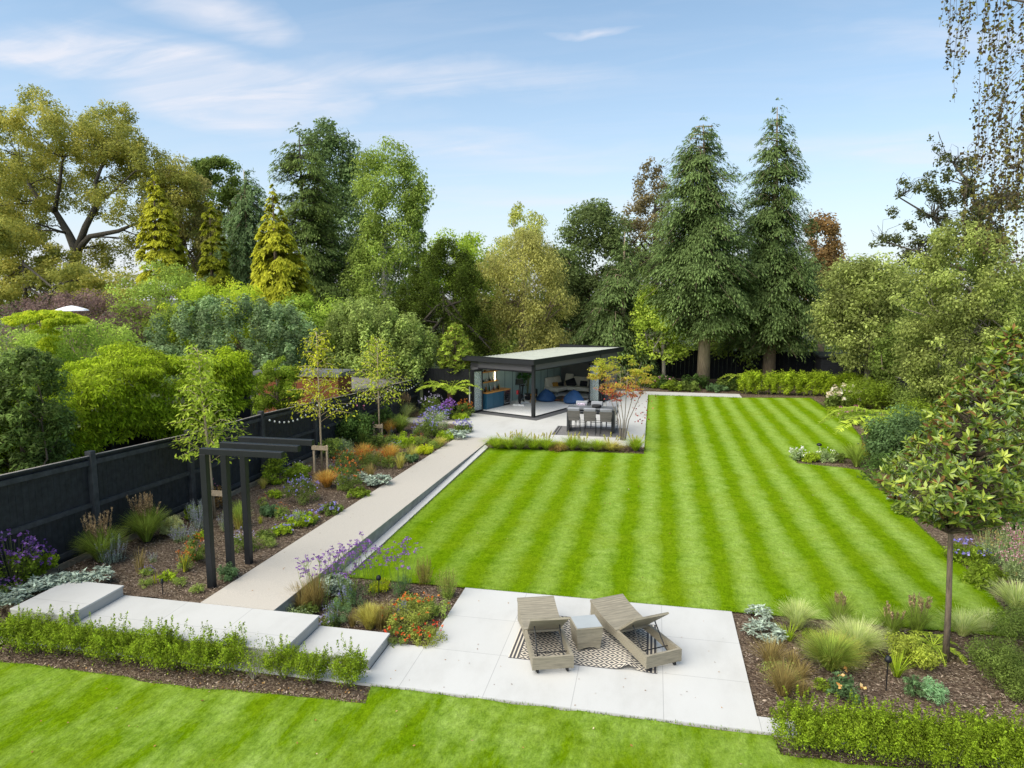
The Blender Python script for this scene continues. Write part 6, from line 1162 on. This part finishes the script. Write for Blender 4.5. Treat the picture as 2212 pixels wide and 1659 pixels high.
for i,(u,v,h,r,m_,lab) in enumerate([(1975,900,1.9,1.3,'mid','mid green shrub in front of the diagonal black fence'),(2040,930,2.4,1.6,'olive','olive green shrub upper left behind the magnolia'),(2120,960,2.4,1.6,'mid','green shrub directly behind the magnolia top'),(2195,1000,2.6,1.5,'greygreen','grey green shrub at the right edge behind the magnolia'),(2010,1060,1.5,1.1,'greygreen','soft grey green shrub left behind the magnolia crown'),(2085,1110,1.6,1.1,'mid','green shrub hidden behind the middle of the magnolia'),(2170,1150,1.7,1.1,'dark','dark shrub behind the right half of the magnolia'),(1985,950,1.8,1.2,'bright','fresh green shrub between the tree fern and the fence')]):
    bush(lab,u,v,h,r,5200,m_,.085,sl=False,K=60)
silver('small silver plant at the lawn edge behind the magnolia',1945,1085,.3,.3,200,.1,sl=False)
bush('low leafy green plant at the border edge left of the magnolia crown',1962,1110,.45,.4,700,'mid',.06,sl=False,name='leafy_plant',cat='plant')
bush('violet blue geranium at the border edge behind the magnolia trunk',2085,1212,.45,.40,1100,'bright',.055,sl=False,flower='fviolet',nf=16,fs=.075,name='geranium',cat='flowering plant')
bush('leafy green plant on the border edge right of the violet geranium',2125,1262,.45,.40,1100,'bright',.06,sl=False,name='leafy_plant',cat='plant')
for i,(u,v) in enumerate([(2140,1220),(2190,1250),(2240,1290),(2180,1200),(2230,1230)]): spikes(f'tall dull flower stems with pink heads at the right edge, {ORD[i]} from the left',u,v,.95,.5,70,'fpink' if i%2 else 'dry','greygreen',sl=False,fl=.15,fn=5,fsz=.03,fol_n=1800,leaf=.05)
grass('dark grassy clump at the right border near the lawn point',2195,1320,.5,.5,700,'greyg',.01,sl=False)
# --- far bed under the conifers
for i,(u,m_,h) in enumerate([(1405,'bright',.7),(1432,'dark',.8),(1455,'bright',.6),(1482,'mid',.6),(1500,'dark',1.0),(1550,'bluegreen',.45),(1572,'mid',.7),(1590,'dark',.8)]):
    bush(f'low plant in the shade below the giant conifers, {ORD[i]} from the left',u,838+.03*(u-1400)+(3 if h<.7 else -2),h,.75,900,m_,.12,sl=False,flower='fpink' if i==1 else None,nf=6,fs=.14,name='leafy_plant',cat='plant')
# edging turf tufts: longer grass along the lawn edges
def edge_tufts():
    rng=seed(); s=Soup(); 
    for poly,z,n,h in ((FL,.0,5200,.024),(LAWN,.0,9000,.03)):
        k=len(poly); seg=[(np.array(poly[i]),np.array(poly[(i+1)%k])) for i in range(k)]; L=np.array([np.linalg.norm(b-a) if max(a[1],b[1])>4 else 0 for a,b in seg]); idx=rng.choice(k,n,p=L/L.sum())
        P=np.array([seg[i][0]+(seg[i][1]-seg[i][0])*rng.uniform() for i in idx]); P=np.concatenate([P+rng.normal(size=P.shape)*.02,np.zeros((n,1))],1); a=rng.uniform(0,6.28,n); d=np.stack([np.cos(a),np.sin(a),0*a],1)
        hh=h*rng.uniform(.4,1.3,n)[:,None]*(1+.02*P[:,1:2]); T=P+UP*hh+d*hh*.6; sd=np.stack([-np.sin(a),np.cos(a),0*a],1)*.006; s.add(np.stack([P-sd,P+sd,T+sd*.2,T-sd*.2],1),rng.uniform(0,1,n))
    tag(s.build('lawn_edge_grass',F3('edge_grass',(.045,.078,.004),.5,1.7)),'short green grass blades growing along the lawn edges','grass',kind='stuff')
edge_tufts()
# ================================================================== SKY, SUN, CAMERA
SUN_EL,SUN_AZ=math.radians(48),math.radians(222)     # azimuth measured clockwise from +Y: sun behind the camera, to the left
w=bpy.data.worlds.new('World'); SC.world=w; w.use_nodes=True; t=w.node_tree; t.nodes.clear()
out=t.nodes.new('ShaderNodeOutputWorld'); bg=t.nodes.new('ShaderNodeBackground'); sky=t.nodes.new('ShaderNodeTexSky'); sky.sky_type='NISHITA'; sky.sun_disc=False
sky.sun_elevation=SUN_EL; sky.sun_rotation=SUN_AZ; sky.altitude=50; sky.air_density=1.; sky.dust_density=.6; sky.ozone_density=1.5
tc=t.nodes.new('ShaderNodeTexCoord'); sp_=t.nodes.new('ShaderNodeSeparateXYZ'); t.links.new(tc.outputs['Generated'],sp_.inputs[0])
zc=math_(t,'MAXIMUM',sp_.outputs[2],.02)
SKYT=(.84,1.02,.99); HORC=(4.25,4.2,4.8); CLDC=(4.5,4.55,4.95)
inv=math_(t,'DIVIDE',1.,math_(t,'ADD',zc,.12)); px=math_(t,'MULTIPLY',sp_.outputs[0],inv); py=math_(t,'MULTIPLY',sp_.outputs[1],inv)
cv=t.nodes.new('ShaderNodeCombineXYZ'); t.links.new(px,cv.inputs[0]); t.links.new(py,cv.inputs[1])
mp=t.nodes.new('ShaderNodeMapping'); mp.inputs['Rotation'].default_value=(0,0,math.radians(35)); mp.inputs['Scale'].default_value=(.8,3.,1); mp.inputs['Location'].default_value=(3.1,1.7,0); t.links.new(cv.outputs[0],mp.inputs[0])
n1=noise(t,1.6,8,.6,mp.outputs[0],dist=.9); n2=noise(t,1.3,5,.6,cv.outputs[0],dist=.5)
warp=t.nodes.new('ShaderNodeVectorMath'); warp.operation='MULTIPLY_ADD'; t.links.new(n2.outputs['Color'],warp.inputs[0]); warp.inputs[1].default_value=(.5,.5,0); t.links.new(cv.outputs[0],warp.inputs[2])
tot=None
for (u,v,ru,rv,ang,amp) in [(520,225,.30,.15,20,1.5),(330,140,.34,.07,25,.9),(150,105,.3,.06,25,.7),(480,45,.16,.05,35,.8),(900,170,.5,.07,15,.55),(1000,330,.6,.12,25,.5),(1250,440,.9,.10,25,.45),(1900,330,.8,.12,10,.4),(1280,45,.09,.02,0,.7),(2050,110,.3,.05,10,.35),(80,560,1.5,.3,0,.5)]:
    d=ray(u,v); d=d/np.linalg.norm(d); iv=1/(max(d[2],.02)+.12); cx_,cy_=d[0]*iv+.25,d[1]*iv+.25
    s_=t.nodes.new('ShaderNodeVectorMath'); s_.operation='SUBTRACT'; t.links.new(warp.outputs[0],s_.inputs[0]); s_.inputs[1].default_value=(cx_,cy_,0)
    m_=t.nodes.new('ShaderNodeMapping'); m_.vector_type='POINT'; 
    r_=t.nodes.new('ShaderNodeVectorRotate'); r_.inputs['Angle'].default_value=-math.radians(ang); t.links.new(s_.outputs[0],r_.inputs[0]); t.links.new(r_.outputs[0],m_.inputs[0]); m_.inputs['Scale'].default_value=(1/(ru*1.6),1/(rv*2.6),0)
    ln=t.nodes.new('ShaderNodeVectorMath'); ln.operation='LENGTH'; t.links.new(m_.outputs[0],ln.inputs[0])
    g_=math_(t,'MULTIPLY',math_(t,'SUBTRACT',1.,ln.outputs['Value'],clamp=True),amp); tot=g_ if tot is None else math_(t,'ADD',tot,g_)
cl=math_(t,'MULTIPLY',math_(t,'MULTIPLY',tot,1.5,clamp=True),math_(t,'MULTIPLY_ADD',n1.outputs[0],2.2,-.45,clamp=True))
cl=math_(t,'ADD',cl,math_(t,'MULTIPLY',math_(t,'MULTIPLY_ADD',n1.outputs[0],2.,-.9,clamp=True),.25),clamp=True)
hz=math_(t,'POWER',math_(t,'SUBTRACT',1.,zc,clamp=True),3.8)
base=mixc(t,1.,sky.outputs[0],SKYT,'MULTIPLY')
base=mixc(t,math_(t,'MULTIPLY',hz,.86),base,HORC)
fin=mixc(t,math_(t,'MULTIPLY',cl,.85),base,CLDC)
t.links.new(fin,bg.inputs[0]); bg.inputs[1].default_value=.105; t.links.new(bg.outputs[0],out.inputs[0])
sd=bpy.data.lights.new('sun','SUN'); sd.energy=3.3; sd.angle=math.radians(75); sd.color=(1,.91,.76); so=bpy.data.objects.new('sun',sd); COL.objects.link(so)
dv=Vector((math.sin(SUN_AZ)*math.cos(SUN_EL),math.cos(SUN_AZ)*math.cos(SUN_EL),math.sin(SUN_EL))); so.rotation_euler=dv.to_track_quat('Z','Y').to_euler()
cd=bpy.data.cameras.new('camera'); cam=bpy.data.objects.new('camera',cd); COL.objects.link(cam); cam.location=(0,0,H); cam.rotation_euler=(PI/2-PITCH,0,YAW)
cd.sensor_width=36; cd.lens=F/2212*36; cd.clip_end=2000; SC.camera=cam
SC.view_settings.view_transform='Standard'; SC.view_settings.look='None'; SC.view_settings.gamma=1; SC.view_settings.exposure=.90
SC.render.engine='CYCLES'; SC.cycles.max_bounces=8; SC.cycles.diffuse_bounces=5; SC.cycles.transparent_max_bounces=8
